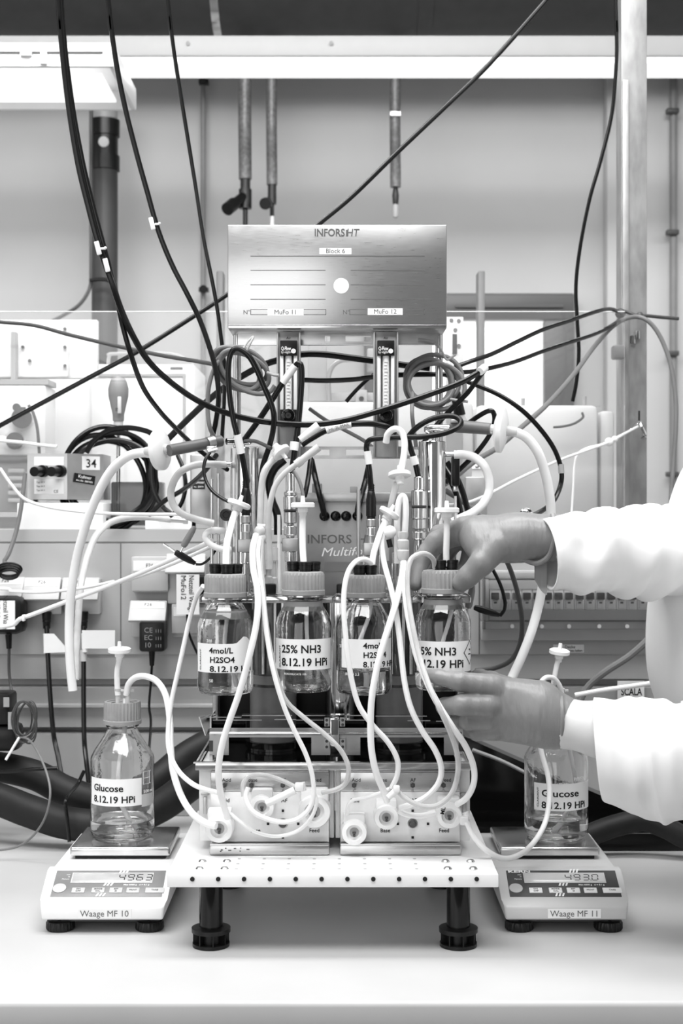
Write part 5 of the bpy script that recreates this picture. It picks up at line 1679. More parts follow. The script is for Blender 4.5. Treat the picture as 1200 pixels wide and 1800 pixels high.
def big_filter(px, py, d, rh, ax, label, hose_dir):
    c = P(px, py, d)
    r = rh * d / F
    ax = Vector(ax).normalized()
    t = thing('disc_filter', label, 'filter', c, 'large disc vent filters')
    obj('filter_housing', MB().lathe([(0, -0.0085), (r * 0.5, -0.0085), (r * 0.95, -0.0040), (r, -0.0030), (r, 0.0030), (r * 0.95, 0.0040), (r * 0.5, 0.0085), (0, 0.0085)], c, ax, 48), 'silicone', t)
    obj('inlet_nozzle', MB().lathe([(0, 0.008), (0.0075, 0.008), (0.0055, 0.022), (0, 0.022)], c, ax, 20), 'silicgrey', t)
    obj('outlet_nozzle', MB().lathe([(0, 0.008), (0.0075, 0.008), (0.0055, 0.022), (0, 0.022)], c, -ax, 20), 'silicgrey', t)
    return t


big_filter(281, 791, 1.90, 36, (0.93, -0.35, 0.06), 'large pale disc filter at the left on the end of a grey hose', 1)
big_filter(880, 756, 1.93, 40, (0.93, -0.22, -0.10), 'large pale disc filter at the right on the end of a grey hose', -1)
t = thing('rubber_hose', 'grey rubber hose with metal clamp joining the left disc filter', 'hose', P(350, 780, 1.905), 'grey rubber hoses')
obj('hose', MB().cyl(P(297, 792, 1.885), P(388, 775, 1.935), 0.0078, seg=22), 'brownhose', t)
obj('hose_clamp', MB().cyl(P(364, 780, 1.920), P(376, 777.5, 1.925), 0.0092, seg=22).box(P(371, 790, 1.905), (0.012, 0.010, 0.009), 0.002), 'alu', t)
obj('clamp_screw', MB().cyl(P(366, 793, 1.90), P(382, 788, 1.90), 0.0035, seg=10), 'steelpol', t)
t = thing('rubber_hose', 'grey rubber hose joining the right disc filter to its condenser', 'hose', P(830, 752, 1.935), 'grey rubber hoses')
obj('hose', MB().cyl(P(802, 749, 1.942), P(861, 754, 1.93), 0.0090, 0.0080, 22), 'brownhose', t)
obj('hose_end', MB().cyl(P(792, 748, 1.945), P(802, 749, 1.942), 0.0065, seg=22), 'greycable', t)
obj('hose_clamp', MB().rect(792, 737, 806, 743, 1.93, 1.945, 0.001), 'alu', t)
t = thing('hose_sleeve', 'black ribbed sleeve standing behind the right grey cable coil', 'sleeve', P(806, 735, 2.1))
obj('sleeve_body', MB().cyl(P(800, 690, 2.10), P(808, 730, 2.10), 0.0075, 0.0085, 20), 'black', t)
obj('clear_end', MB().cyl(P(808, 731, 2.10), P(813, 748, 2.10), 0.007, 0.0085, 20), 'silicgrey', t)

# ================================================================== GREY CABLE COILS
def grey_coil(cx, cy, rx, ry, d, tilt, label, n=5, seed=1):
    rnd = random.Random(seed)
    t = thing('cable_coil', label, 'cable', P(cx, cy, d), 'grey cable coils tied to the rack')
    pts = []
    for i in range(n * 18):
        a = 2 * math.pi * i / 18
        k = 1 + 0.15 * math.sin(a * 0.9 + 1) + 0.11 * math.sin(i * 0.13 + seed)
        x, y = rx * k * math.cos(a), ry * k * math.sin(a)
        ct, st = math.cos(tilt), math.sin(tilt)
        off = 11 * math.sin(i * 0.19 + seed)
        pts.append(P(cx + off + x * ct - y * st, cy + x * st + y * ct, d + 0.020 * (i / (n * 18) - .5) + 0.008 * math.sin(a + seed)))
    obj('windings', MB().tube(pts, 0.0034, 10, sub=4), 'greycable', t)
    return t


c1 = grey_coil(425, 648, 47, 30, 1.985, 0.55, 'grey cable coil tied at the left rack post', seed=1)
obj('tie', MB().tube([P(432, 620, 1.965), P(440, 603, 1.967), (P(445, 592, 1.975)), P(436, 600, 1.97), P(428, 612, 1.965)], 0.0016, 8), 'midgrey', c1)
obj('loose_end', MB().tube([P(470, 655, 1.98), P(481, 659, 1.972), P(490, 660, 1.97)], 0.0022, 8), 'midgrey', c1)
c2 = grey_coil(762, 671, 44, 40, 2.035, 0.3, 'grey cable coil tied at the right rack post', seed=4)
obj('tie', MB().tube([P(735, 596, 2.03), P(760, 600, 2.025), P(775, 615, 2.02), P(785, 632, 2.02), P(800, 624, 2.02)], 0.0016, 8), 'midgrey', c2)
obj('loose_end', MB().tube([P(785, 700, 2.02), P(805, 704, 2.01), P(822, 706, 2.005)], 0.0020, 8), 'midgrey', c2)
cable('grey_cable', 'grey cable hanging from the left grey coil behind the loop tube', 'cable', [(400, 618, 1.975), (378, 645, 1.97), (367, 680, 1.97), (365, 720, 1.97), (369, 752, 1.97), (380, 775, 1.985)], 0.0030, 'greycable')
cable('grey_cable', 'grey cable hanging from the right grey coil past the right flow meter', 'cable', [(725, 690, 2.0), (724, 725, 1.98), (727, 755, 1.985), (731, 785, 1.99)], 0.0030, 'greycable')

# ================================================================== BLACK CABLES
K = 'rubber'
cable('black_cable', 'thick black cable sagging from the upper left and running across the rack', 'cable',
      [(101, -30, 1.80), (105, 30, 1.80), (112, 110, 1.80), (123, 200, 1.80), (138, 290, 1.80), (156, 365, 1.80), (174, 432, 1.80), (195, 492, 1.80), (213, 545, 1.81), (236, 595, 1.82),
       (262, 636, 1.84), (300, 672, 1.86), (345, 703, 1.88), (392, 724, 1.89), (445, 738, 1.90), (500, 745, 1.91), (550, 746, 1.92), (605, 739, 1.93), (680, 718, 1.94), (755, 693, 1.95), (810, 672, 1.955), (846, 652, 1.96)], 0.0041, K)
cable('black_cable', 'second black cable beside the thick one, dropping behind the left condenser', 'cable',
      [(106, -30, 1.805), (110, 40, 1.805), (118, 120, 1.805), (130, 205, 1.805), (146, 290, 1.807), (164, 365, 1.807), (182, 432, 1.808), (200, 500, 1.81), (215, 570, 1.82), (232, 630, 1.83), (252, 682, 1.86),
       (280, 722, 1.90), (308, 752, 1.95), (335, 778, 2.00), (365, 803, 2.03), (400, 826, 2.06)], 0.0034, K)
cable('black_cable', 'black cable with a white tag hanging left of the display box', 'cable',
      [(187, -30, 1.95), (193, 30, 1.95), (204, 110, 1.95), (220, 190, 1.95), (240, 270, 1.95), (258, 335, 1.95), (278, 405, 1.95), (302, 465, 1.95), (328, 515, 1.95), (350, 560, 1.955), (368, 610, 1.96), (380, 655, 1.965), (384, 700, 1.97), (379, 742, 1.98), (372, 772, 1.99)], 0.0036, K)
cable('black_cable', 'thin black cable with pale stripe falling to the left rack post', 'cable',
      [(292, -30, 2.06), (298, 30, 2.06), (307, 100, 2.06), (318, 170, 2.06), (331, 250, 2.06), (344, 330, 2.06), (358, 420, 2.06), (372, 490, 2.06), (382, 545, 2.065), (388, 590, 2.07), (394, 640, 2.075), (394, 700, 2.08), (390, 770, 2.09)], 0.0029, K)
cable('black_cable', 'black cable crossing diagonally behind the display box', 'cable',
      [(985, -30, 2.30), (958, 2, 2.30), (860, 112, 2.29), (780, 190, 2.28), (700, 266, 2.27), (620, 344, 2.26), (560, 394, 2.25), (480, 460, 2.24), (400, 517, 2.24), (345, 553, 2.24), (245, 616, 2.24), (160, 662, 2.25), (80, 705, 2.26), (0, 748, 2.27), (-60, 780, 2.28)], 0.0038, K)
cable('black_cable', 'black cable hanging beside the steel post at the right', 'cable',
      [(1081, -30, 2.55), (1083, 40, 2.55), (1083, 110, 2.55), (1075, 200, 2.55), (1056, 280, 2.55), (1036, 350, 2.55), (1020, 430, 2.55), (1012, 500, 2.55), (1014, 560, 2.55), (1017, 620, 2.55), (1013, 670, 2.55), (1006, 706, 2.55)], 0.0034, K)
cable('black_cable', 'dark cable crossing the screen from far left to the rack', 'cable',
      [(-60, 560, 2.42), (0, 566, 2.40), (60, 572, 2.38), (120, 588, 2.34), (200, 607, 2.28), (280, 624, 2.22), (340, 634, 2.16), (374, 640, 2.12)], 0.0032, 'dark')
cable('black_cable', 'upper black cable running from the rack to the post tie', 'cable',
      [(800, 645, 2.2), (830, 634, 2.22), (865, 622, 2.25), (910, 600, 2.3), (955, 579, 2.36), (1000, 564, 2.43), (1040, 550, 2.5), (1070, 543, 2.58), (1092, 550, 2.66)], 0.0036, K)
cable('black_cable', 'lower black cable running from the rack to the post tie', 'cable',
      [(795, 655, 2.15), (830, 653, 2.18), (870, 645, 2.22), (910, 634, 2.28), (955, 617, 2.35), (1000, 602, 2.43), (1045, 587, 2.52), (1075, 572, 2.60), (1093, 558, 2.68)], 0.0036, K)
cable('grey_cable', 'grey cable looping over the post tie and down at the far right', 'cable',
      [(775, 855, 2.06), (800, 838, 2.10), (835, 810, 2.15), (872, 788, 2.2), (915, 752, 2.26), (960, 712, 2.34), (1005, 662, 2.44), (1045, 608, 2.54), (1080, 571, 2.62), (1112, 557, 2.66), (1138, 564, 2.66), (1160, 592, 2.66), (1178, 640, 2.66),
       (1187, 700, 2.66), (1187, 760, 2.66), (1182, 830, 2.66), (1178, 900, 2.64), (1178, 1010, 2.50)], 0.0042, 'greycable')
t = thing('cable_tie', 'dark cable tie strapped round the steel post', 'cable tie', P(1110, 552, 2.68))
obj('strap', MB().tube([P(1086, 545, 2.70), P(1100, 548, 2.70), P(1120, 555, 2.70), P(1135, 555, 2.72), P(1165, 558, 2.74), P(1192, 560, 2.75)], 0.0034, 8), 'dark', t)
obj('knot', MB().ball(P(1090, 551, 2.69), 0.010, 14).ball(P(1124, 555, 2.70), 0.0075, 14), 'dark', t)
cable('black_cable', 'black cable with a grey sleeve arcing wide right of the rack', 'cable',
      [(770, 655, 2.10), (800, 664, 2.10), (840, 678, 2.10), (880, 696, 2.10), (918, 722, 2.10), (950, 755, 2.10), (974, 790, 2.10), (986, 825, 2.10), (985, 852, 2.10), (973, 880, 2.08), (955, 896, 2.05), (932, 908, 2.0)], 0.0036, K)
tag(obj('cable_marker', MB().cyl(P(985.5, 816, 2.10), P(986.5, 832, 2.10), 0.0044, seg=14), 'midgrey'), 'grey marker sleeve on the wide black cable arc', 'cable marker')
cable('black_cable', 'black cable from lower left passing behind the left flow meter to the right coil', 'cable',
      [(294, 773, 2.20), (330, 737, 2.18), (368, 702, 2.16), (405, 674, 2.14), (455, 645, 2.12), (492, 632, 2.11), (530, 623, 2.10), (570, 623, 2.10), (610, 628, 2.10), (655, 634, 2.10), (705, 641, 2.10), (755, 647, 2.10)], 0.0050, K)
cable('black_cable', 'straight black cable level behind both flow meters', 'cable',
      [(535, 668, 2.08), (575, 669, 2.08), (620, 667, 2.08), (660, 662, 2.08), (705, 659, 2.08), (760, 658, 2.085), (800, 658, 2.09)], 0.0037, K)
cable('dark_cable', 'dark cable slanting behind the flow meters to the right', 'cable', [(543, 718, 2.09), (570, 737, 2.09), (600, 753, 2.09), (640, 775, 2.085), (665, 795, 2.08)], 0.0028, 'greycable')
cable('dark_cable', 'short dark cable rising behind the right flow meter', 'cable', [(608, 706, 2.12), (622, 690, 2.12), (640, 672, 2.12), (660, 655, 2.12)], 0.0030, K)
cable('black_cable', 'black cable doubling back under the right coil to the right condenser', 'cable',
      [(850, 652, 1.97), (838, 668, 1.985), (822, 690, 2.0), (800, 712, 2.01), (778, 735, 2.02), (758, 758, 2.025), (742, 782, 2.03)], 0.0036, K)
tag(obj('cable_end', MB().cyl(P(843, 653, 1.955), P(852, 646, 1.965), 0.0058, seg=14), 'silicone'), 'clear heat-shrink end joining two black cables at the right', 'cable end')

# labelled probe cables
t = thing('probe_cable', 'black cable with paper label bent over the left flow meter', 'cable', P(515, 800, 1.93))
obj('cable', MB().tube([P(*q) for q in ((428, 775, 1.955), (455, 738, 1.945), (478, 703, 1.935), (500, 668, 1.93), (516, 648, 1.925), (524, 639, 1.922), (529, 644, 1.92), (530, 665, 1.92), (528, 700, 1.92), (524, 745, 1.92), (518, 790, 1.918), (512, 832, 1.916))], 0.0041, 12), K, t)
obj('cable_marker', MB().cyl(P(497, 673, 1.929), P(519, 643, 1.923), 0.0050, seg=14), 'paper', t)
obj('white_tie', MB().cyl(P(518, 777, 1.918), P(516, 792, 1.917), 0.0062, seg=16), 'paper', t)
t = thing('probe_cable', 'black cable with paper label arching from left fittings to the right flow meter', 'cable', P(600, 760, 1.95))
obj('cable', MB().tube([P(*q) for q in ((530, 782, 1.95), (545, 772, 1.95), (572, 757, 1.95), (600, 748, 1.95), (625, 745, 1.95), (655, 745, 1.95), (680, 750, 1.95), (696, 760, 1.955))], 0.0042, 12), K, t)
obj('cable_marker', MB().tube([P(573, 757, 1.95), P(600, 748.3, 1.95), P(617, 746, 1.95)], 0.0052, 14), 'paper', t)
mk = MB().text('HL 2L MAR', 0.006, P(578, 758, 1.9435), right=Vector((1, 0, 0.28)).normalized(), up=Vector((-0.28, 0, 1)).normalized())
obj('lettering', mk, 'greyink', t)
t = thing('probe_cable', 'black cable looping over the right condenser to the right cable plug', 'cable', P(720, 770, 1.90))
obj('cable', MB().tube([P(*q) for q in ((652, 866, 1.905), (650, 835, 1.90), (646, 805, 1.90), (644, 785, 1.90), (649, 774, 1.895), (668, 770, 1.89), (700, 769, 1.885), (740, 768, 1.88), (775, 763, 1.88), (800, 754, 1.88), (810, 744, 1.885),
                                         (803, 734, 1.89), (785, 731, 1.895), (760, 736, 1.90), (737, 748, 1.905), (722, 762, 1.91), (718, 772, 1.915), (722, 790, 1.917), (729, 812, 1.917), (735, 838, 1.916))], 0.0038, 12), K, t)
obj('cable_marker', MB().cyl(P(645.5, 793, 1.899), P(648.5, 816, 1.90), 0.0048, seg=14), 'paper', t)
obj('cable_marker', MB().cyl(P(726, 802, 1.916), P(730, 817, 1.9165), 0.0052, seg=14), 'paper', t)
t = thing('probe_cable', 'black cable arching high over the left coil into the left cable plug', 'cable', P(433, 800, 1.90))
obj('cable', MB().tube([P(*q) for q in ((433, 862, 1.905), (431, 835, 1.90), (425, 800, 1.895), (418, 770, 1.89), (410, 738, 1.89), (404, 700, 1.89), (401, 660, 1.89), (403, 630, 1.89), (410, 615, 1.89), (422, 614, 1.89), (438, 627, 1.89),
                                         (452, 652, 1.89), (464, 680, 1.89), (475, 706, 1.89), (481, 728, 1.89), (480, 755, 1.895), (473, 785, 1.90), (463, 815, 1.91), (458, 845, 1.93))], 0.0038, 12), K, t)
obj('cable_marker', MB().cyl(P(417, 764, 1.8905), P(424, 797, 1.8945), 0.0054, seg=14), 'paper', t)
mk = [(402, 803, 1.97), (382, 812, 1.95)]
cable('thin_cable', 'thin black cable running down from the metal clamp to the small left filter', 'cable',
      [(369, 795, 1.90), (361, 808, 1.895), (358, 825, 1.89), (362, 845, 1.885), (372, 862, 1.88), (388, 875, 1.875), (402, 882, 1.872)], 0.0023, K)
cable('thin_cable', 'thin dark cable from the left condenser top to the white tied filter', 'cable', [(425, 776, 1.96), (445, 775, 1.93), (460, 780, 1.91), (476, 788, 1.89)], 0.0026, 'dark')
cable('plug_cable', 'black cable plugged into the leftmost round socket of the steel panel', 'cable', [(547, 808, 2.02), (553, 835, 2.015), (560, 865, 2.00), (566, 888, 1.995), (570, 906, 1.998)], 0.0042, K)
cable('plug_cable', 'black cable plugged into the rightmost round socket of the steel panel', 'cable', [(648, 818, 2.02), (642, 845, 2.015), (634, 875, 2.00), (629, 893, 1.995), (628, 906, 1.998)], 0.0042, K)
cable('black_cable', 'short black cable hanging behind the level small filter', 'cable', [(546, 805, 1.99), (543, 830, 1.98), (539, 855, 1.97), (535, 872, 1.96)], 0.0036, K)
cable('grey_cable', 'grey cable curving down beside the stacked left probe', 'cable', [(516, 828, 1.90), (524, 842, 1.895), (530, 858, 1.89), (533, 872, 1.885)], 0.0024, 'greycable')
cable('black_cable', 'outer black cable curving down right of the right condenser', 'cable', [(785, 812, 2.03), (800, 835, 2.03), (812, 862, 2.03), (820, 890, 2.03), (826, 915, 2.03)], 0.0042, K)
cable('black_cable', 'inner black cable curving down right of the right condenser', 'cable', [(778, 822, 2.045), (793, 848, 2.045), (804, 876, 2.045), (812, 915, 2.045)], 0.0040, K)
cable('black_cable', 'black cable rising from the right condenser to the disc filter', 'cable', [(783, 848, 2.06), (815, 818, 2.05), (838, 795, 2.04), (858, 768, 2.03), (868, 745, 2.02), (868, 728, 2.02), (860, 722, 2.02), (840, 732, 2.03), (812, 752, 2.05)], 0.0036, K)
cable('grey_cable', 'grey cable sloping down right of the right condenser', 'cable', [(782, 862, 2.06), (805, 876, 2.06), (830, 895, 2.06), (848, 912, 2.06)], 0.0040, 'greycable')
cable('black_cable', 'black cable with plug dropping below the upper hand to the crocodile clip', 'cable', [(855, 985, 1.88), (868, 1005, 1.88), (880, 1030, 1.88), (887, 1055, 1.88), (886, 1072, 1.88), (878, 1083, 1.88)], 0.0024, K)
cable('black_cable', 'black cable hanging in a wide bow below the upper hand', 'cable', [(885, 975, 2.0), (898, 1005, 2.02), (910, 1045, 2.04), (917, 1090, 2.06), (914, 1130, 2.08), (898, 1160, 2.09), (870, 1174, 2.1), (835, 1179, 2.1)], 0.0036, 'dark')
cable('thin_cable', 'thin dark cord falling from the power supply plug over the duct', 'cable', [(44, 832, 2.44), (40, 870, 2.435), (33, 915, 2.43), (22, 955, 2.42), (8, 985, 2.41), (-20, 1005, 2.41)], 0.0038, 'greycable')
cable('black_cable', 'black cable dropping from the coil behind the loop tube to the rack', 'cable', [(262, 905, 2.30), (290, 880, 2.28), (320, 862, 2.25), (345, 843, 2.2), (365, 822, 2.15), (380, 800, 2.12)], 0.0040, K)
cable('black_cable', 'black cable hanging in a bow behind the left loop tube', 'cable', [(312, 800, 2.35), (322, 825, 2.34), (326, 855, 2.33), (320, 882, 2.33), (308, 900, 2.33), (298, 908, 2.33)], 0.0036, K)
cable('black_cable', 'thick black cable behind the left stacked probe', 'cable', [(500, 808, 1.98), (482, 825, 1.98), (473, 850, 1.98), (478, 880, 1.98), (487, 905, 1.98), (488, 940, 1.98)], 0.0055, K)
tag(obj('clear_plug', MB().cyl(P(530, 809, 1.86), P(560, 786, 1.86), 0.0048, 0.0054, 16).cyl(P(520, 817, 1.86), P(530, 809, 1.86), 0.0058, seg=16), 'silicgrey'), 'clear plastic plug at the end of the left sampling tube', 'plug')
tag(obj('white_paddle', MB().cyl(P(527, 773, 1.885), P(560, 748, 1.885), 0.0045, 0.0062, 14), 'white'), 'white plastic wing left of the labelled cable arch', 'clip')

# cable tags on the hanging cables
for x, y, d, a, lb in ((267, 393, 1.945, -14, 'white tag tied on the hanging cable left of the display box'), (172, 436, 1.795, -14, 'white tag tied on the thick cable at upper left'), (187, 466, 1.795, -14, 'second white tag just below the first on the thick cable')):
    Rm = Matrix.Rotation(math.radians(a), 3, 'Y')
    t = thing('cable_tag', lb, 'tag', P(x, y, d), 'white tags on hanging cables')
    obj('tag_plate', MB().box(P(x, y, d - 0.006), (0.0062, 0.003, 0.0175), 0.001, rot=Rm), 'white', t)
    if y != 466:
        obj('tie_head', MB().box(P(x + 9, y + 1, d - 0.005), (0.007, 0.003, 0.003), 0.001).ball(P(x + 13, y, d - 0.005), 0.002, 10), 'white', t)

# banana plugs
t = thing('test_lead', 'black test lead with pin plug in front of the duct at left', 'cable', P(330, 985, 2.0), 'test leads with plugs')
obj('plug_grip', MB().lathe([(0, 0), (0.0040, 0.001), (0.0052, 0.010), (0.0046, 0.024), (0.0028, 0.033), (0, 0.034)], P(307, 970, 2.0), (0.86, 0.1, -0.5), 18), 'black', t)
obj('pin', MB().cyl(P(287, 956, 2.0), P(307, 970, 2.0), 0.0016, 0.0020, 10), 'steelpol', t)
obj('lead', MB().tube([P(*q) for q in ((344, 992, 2.0), (356, 991, 2.0), (370, 980, 1.995), (380, 965, 1.99))], 0.0018, 8), K, t)
t = thing('test_plug', 'grey test plug standing above the black pin plug at left', 'plug', P(333, 945, 1.99), 'test plugs')
obj('plug_grip', MB().lathe([(0, 0), (0.0036, 0.001), (0.0050, 0.006), (0.0045, 0.026), (0.0030, 0.033), (0, 0.034)], P(321, 962, 1.985), (0.5, 0, 0.86), 18), 'grey', t)
obj('pin', MB().cyl(P(321, 962, 1.985), P(317, 970, 1.985), 0.0014, seg=10), 'steelpol', t)
t = thing('test_lead', 'black test lead with plug right of the last hanging bottle', 'cable', P(855, 1076, 1.88), 'test leads with plugs')
obj('plug_grip', MB().lathe([(0, 0), (0.0034, 0.001), (0.0050, 0.010), (0.0046, 0.026), (0.0026, 0.036), (0, 0.037)], P(832, 1067, 1.88), (0.95, 0, -0.3), 18), 'black', t)
obj('lead', MB().tube([P(876, 1081, 1.88), P(880, 1080, 1.88), P(883, 1075, 1.88)], 0.0018, 8), K, t)
t = thing('test_plug', 'grey test plug with clear tip right of the last hanging bottle', 'plug', P(826, 1050, 1.87), 'test plugs')
obj('plug_grip', MB().lathe([(0, 0), (0.0040, 0.001), (0.0052, 0.006), (0.0046, 0.024), (0.0030, 0.031), (0, 0.032)], P(822, 1070, 1.87), (0.22, 0, 0.97), 18), 'grey', t)
obj('clear_tip', MB().cyl(P(830, 1030, 1.87), P(833, 1016, 1.87), 0.003, 0.002, 12), 'silicone', t)
obj('pin', MB().cyl(P(822, 1070, 1.87), P(818, 1090, 1.87), 0.0022, 0.0015, 10), 'steel', t)

# ================================================================== WHITE AND CLEAR TUBES
S = 'silicone'
cable('silicone_tube', 'wide white tube falling from the left disc filter in front of the duct', 'tube',
      [(267, 797, 1.912), (248, 796, 1.92), (225, 802, 1.93), (200, 822, 1.94), (180, 852, 1.95), (162, 892, 1.96), (147, 935, 1.97), (134, 985, 1.98), (126, 1035, 1.985), (122, 1085, 1.99), (122, 1140, 1.99), (125, 1185, 1.99), (128, 1214, 1.99)], 0.0064, S, seg=14)
cable('silicone_tube', 'clear loop tube at the left of the left condenser', 'tube',
      [(396, 817, 1.962), (372, 816, 1.95), (345, 817, 1.94), (322, 826, 1.93), (307, 843, 1.93), (300, 866, 1.93), (305, 888, 1.93), (320, 903, 1.93), (345, 913, 1.935), (375, 920, 1.94)], 0.0050, 'silicgrey', seg=14)
cable('silicone_tube', 'short clear tube bending under the left condenser nozzle', 'tube',
      [(398, 934, 1.958), (378, 932, 1.95), (364, 936, 1.945), (361, 946, 1.945), (370, 957, 1.945), (388, 965, 1.945), (405, 966, 1.95)], 0.0044, S, seg=12)
cable('silicone_tube', 'wide white loop tube right of the right condenser', 'tube',
      [(798, 799, 1.962), (815, 799, 1.96), (833, 804, 1.955), (850, 818, 1.95), (859, 840, 1.95), (859, 865, 1.95), (848, 886, 1.945), (832, 900, 1.94), (812, 910, 1.93), (795, 918, 1.93)], 0.0060, S, seg=14)
cable('silicone_tube', 'wide white tube arching from the right disc filter down behind the arm', 'tube',
      [(896, 758, 1.928), (910, 761, 1.93), (928, 772, 1.935), (945, 795, 1.94), (956, 825, 1.95), (964, 860, 1.96), (968, 900, 1.97), (966, 960, 1.98), (955, 1020, 1.99), (945, 1070, 2.0), (932, 1115, 2.0), (915, 1158, 2.0), (900, 1190, 2.0), (882, 1225, 1.99)], 0.0066, S, seg=14)
cable('white_rope', 'white cord pulled from the steel post towards the rack', 'rope',
      [(1120, 750, 2.68), (1098, 762, 2.62), (1070, 777, 2.55), (1030, 792, 2.48), (985, 808, 2.40), (940, 828, 2.32), (900, 847, 2.25), (860, 868, 2.20), (820, 884, 2.15), (785, 888, 2.12)], 0.0026, 'rope')
cable('white_rope', 'loose end of white cord hanging from the knot by the post', 'rope', [(1095, 763, 2.61), (1060, 780, 2.56), (1030, 788, 2.54), (1014, 800, 2.53), (1009, 820, 2.53), (1007, 860, 2.53), (1004, 905, 2.53)], 0.0020, 'rope')
t = thing('chain', 'short metal chain hooked into the steel post', 'chain', P(1125, 760, 2.70))
obj('chain_links', MB().tube([P(1098, 762, 2.64), P(1110, 752, 2.67), P(1122, 742, 2.715), P(1128, 752, 2.715), P(1133, 765, 2.715), P(1128, 772, 2.715)], 0.0032, 8), 'steelpol', t)
obj('cord_knot', MB().ball(P(1070, 777, 2.55), 0.008, 14).ball(P(1080, 772, 2.57), 0.006, 12), 'rope', t)
for lb, pts, r in (
        ('upper thin white tube running across the duct to the left head', [(-30, 1104, 2.2), (40, 1086, 2.19), (110, 1060, 2.17), (180, 1034, 2.14), (240, 1010, 2.1), (300, 984, 2.05), (340, 966, 2.0), (372, 950, 1.97)], 0.0034),
        ('lower thin white tube running across the duct to the left head', [(100, 1065, 2.21), (170, 1036, 2.2), (215, 1022, 2.17), (270, 1004, 2.13), (320, 984, 2.08), (360, 966, 2.02), (395, 950, 1.985)], 0.0027),
        ('thin white tube lying level across the lower left socket lids', [(-30, 1034, 2.3), (20, 1039, 2.3), (70, 1041, 2.3), (120, 1037, 2.28), (165, 1030, 2.25), (200, 1022, 2.22)], 0.0026),
        ('thin white tube across the steel power supply carton', [(-30, 768, 2.42), (0, 774, 2.41), (40, 778, 2.40), (70, 782, 2.40), (100, 785, 2.40)], 0.0030),
        ('thin white tube level past the wide white tube to the rack', [(0, 823, 2.38), (20, 852, 2.38), (45, 878, 2.38), (90, 892, 2.37), (150, 900, 2.35), (200, 903, 2.3), (260, 904, 2.25), (320, 904, 2.2)], 0.0027),
        ('thin white tube under the sleeve at the lower right', [(1010, 1222, 2.15), (1060, 1213, 2.15), (1110, 1206, 2.15), (1160, 1198, 2.15), (1230, 1186, 2.15)], 0.0036)):
    cable('thin_tube', lb, 'tube', pts, r, S, seg=10)
tag(obj('tube_clip', MB().box(P(42, 1086, 2.186), (0.004, 0.010, 0.010), 0.001), 'white'), 'small white clip on the thin tube at far left', 'clip')

# filter drop tubes (stem tubes down to the caps)
for lb, pts, r in (
        ('white tube from the tilted left filter into the first bottle cap', [(413, 902, 1.86), (406, 925, 1.845), (399, 955, 1.82), (397, 985, 1.80), (398.5, 1000, 1.786)], 0.0046),
        ('white tube from the level filter into the second bottle cap', [(532, 906, 1.795), (531.5, 935, 1.793), (532, 965, 1.788), (534, 997, 1.780)], 0.0042),
        ('white tube from the tilted right filter to the third bottle cap', [(677, 917, 1.832), (670, 932, 1.825), (662, 955, 1.81), (656, 975, 1.795), (653, 1000, 1.785)], 0.0040),
        ('white tube from the filter into the gripped bottle cap', [(785, 915, 1.780), (785, 940, 1.780), (784, 970, 1.782), (784.5, 995, 1.784)], 0.0040),
        ('white tube from the filter down to the left glucose cap', [(210, 1160, 1.971), (206, 1180, 1.972), (206, 1205, 1.973), (207, 1222, 1.973)], 0.0040),
        ('white tube from the filter down behind the lower hand', [(980, 1162, 1.97), (976, 1180, 1.97), (972, 1205, 1.97), (971, 1222, 1.971)], 0.0036)):
    cable('filter_tube', lb, 'tube', pts, r, S, seg=12)
cable('sampling_tube', 'clear tube rising from the left head to the white tied filter', 'tube', [(462, 1010, 1.88), (459, 960, 1.88), (457, 925, 1.88), (458, 890, 1.88), (459, 860, 1.88), (464, 830, 1.88), (476, 812, 1.885), (486, 803, 1.885)], 0.0044, 'silicgrey', seg=12)
cable('sampling_tube', 'clear tube arching from the left fittings up to the clear plug', 'tube', [(474, 1000, 1.87), (473, 960, 1.868), (472, 920, 1.865), (474, 890, 1.862), (483, 855, 1.86), (500, 832, 1.86), (522, 815, 1.86)], 0.0038, 'silicgrey', seg=12)
cable('sampling_tube', 'white tube arching over the right flow meter down to the round filter', 'tube', [(678, 778, 1.88), (682, 762, 1.875), (694, 754, 1.87), (706, 760, 1.868), (711, 780, 1.866), (709, 805, 1.864), (705, 824, 1.862)], 0.0044, S, seg=12)
cable('sampling_tube', 'clear tube dropping from the round filter to the right fittings', 'tube', [(697, 848, 1.862), (690, 875, 1.865), (684, 905, 1.87), (680, 940, 1.875), (678, 985, 1.88)], 0.0042, 'silicgrey', seg=12)
cable('sampling_tube', 'clear tube bent like a hook beside the polished right probe', 'tube', [(698, 990, 1.865), (698, 950, 1.862), (698, 910, 1.86), (701, 882, 1.86), (707, 872, 1.86), (712, 880, 1.86), (713, 905, 1.86), (711, 940, 1.86)], 0.0042, S, seg=12)
t = thing('hose_connector', 'clear ribbed connector hanging in front of the polished right probe', 'connector', P(709, 960, 1.80))
obj('connector_body', MB().lathe([(0, 0), (0.006, 0), (0.0078, 0.004), (0.0078, 0.012), (0.0058, 0.014), (0.0075, 0.017), (0.0075, 0.025), (0.0055, 0.027), (0.0068, 0.031), (0.0068, 0.036), (0, 0.037)], P(708, 985, 1.80)), 'silicgrey', t)
t = thing('valve_knob', 'white round valve knob with black tip left of the clear connector', 'valve', P(685, 935, 1.82))
obj('knob_ball', MB().ball(P(685, 935, 1.825), 0.0085, 18), 'white', t)
obj('tip', MB().cyl(P(683, 948, 1.825), P(686, 962, 1.825), 0.0035, seg=14), 'black', t)
t = thing('luer_manifold', 'white luer manifold at the left where the thin tubes fan out', 'connector', P(458, 930, 1.82))
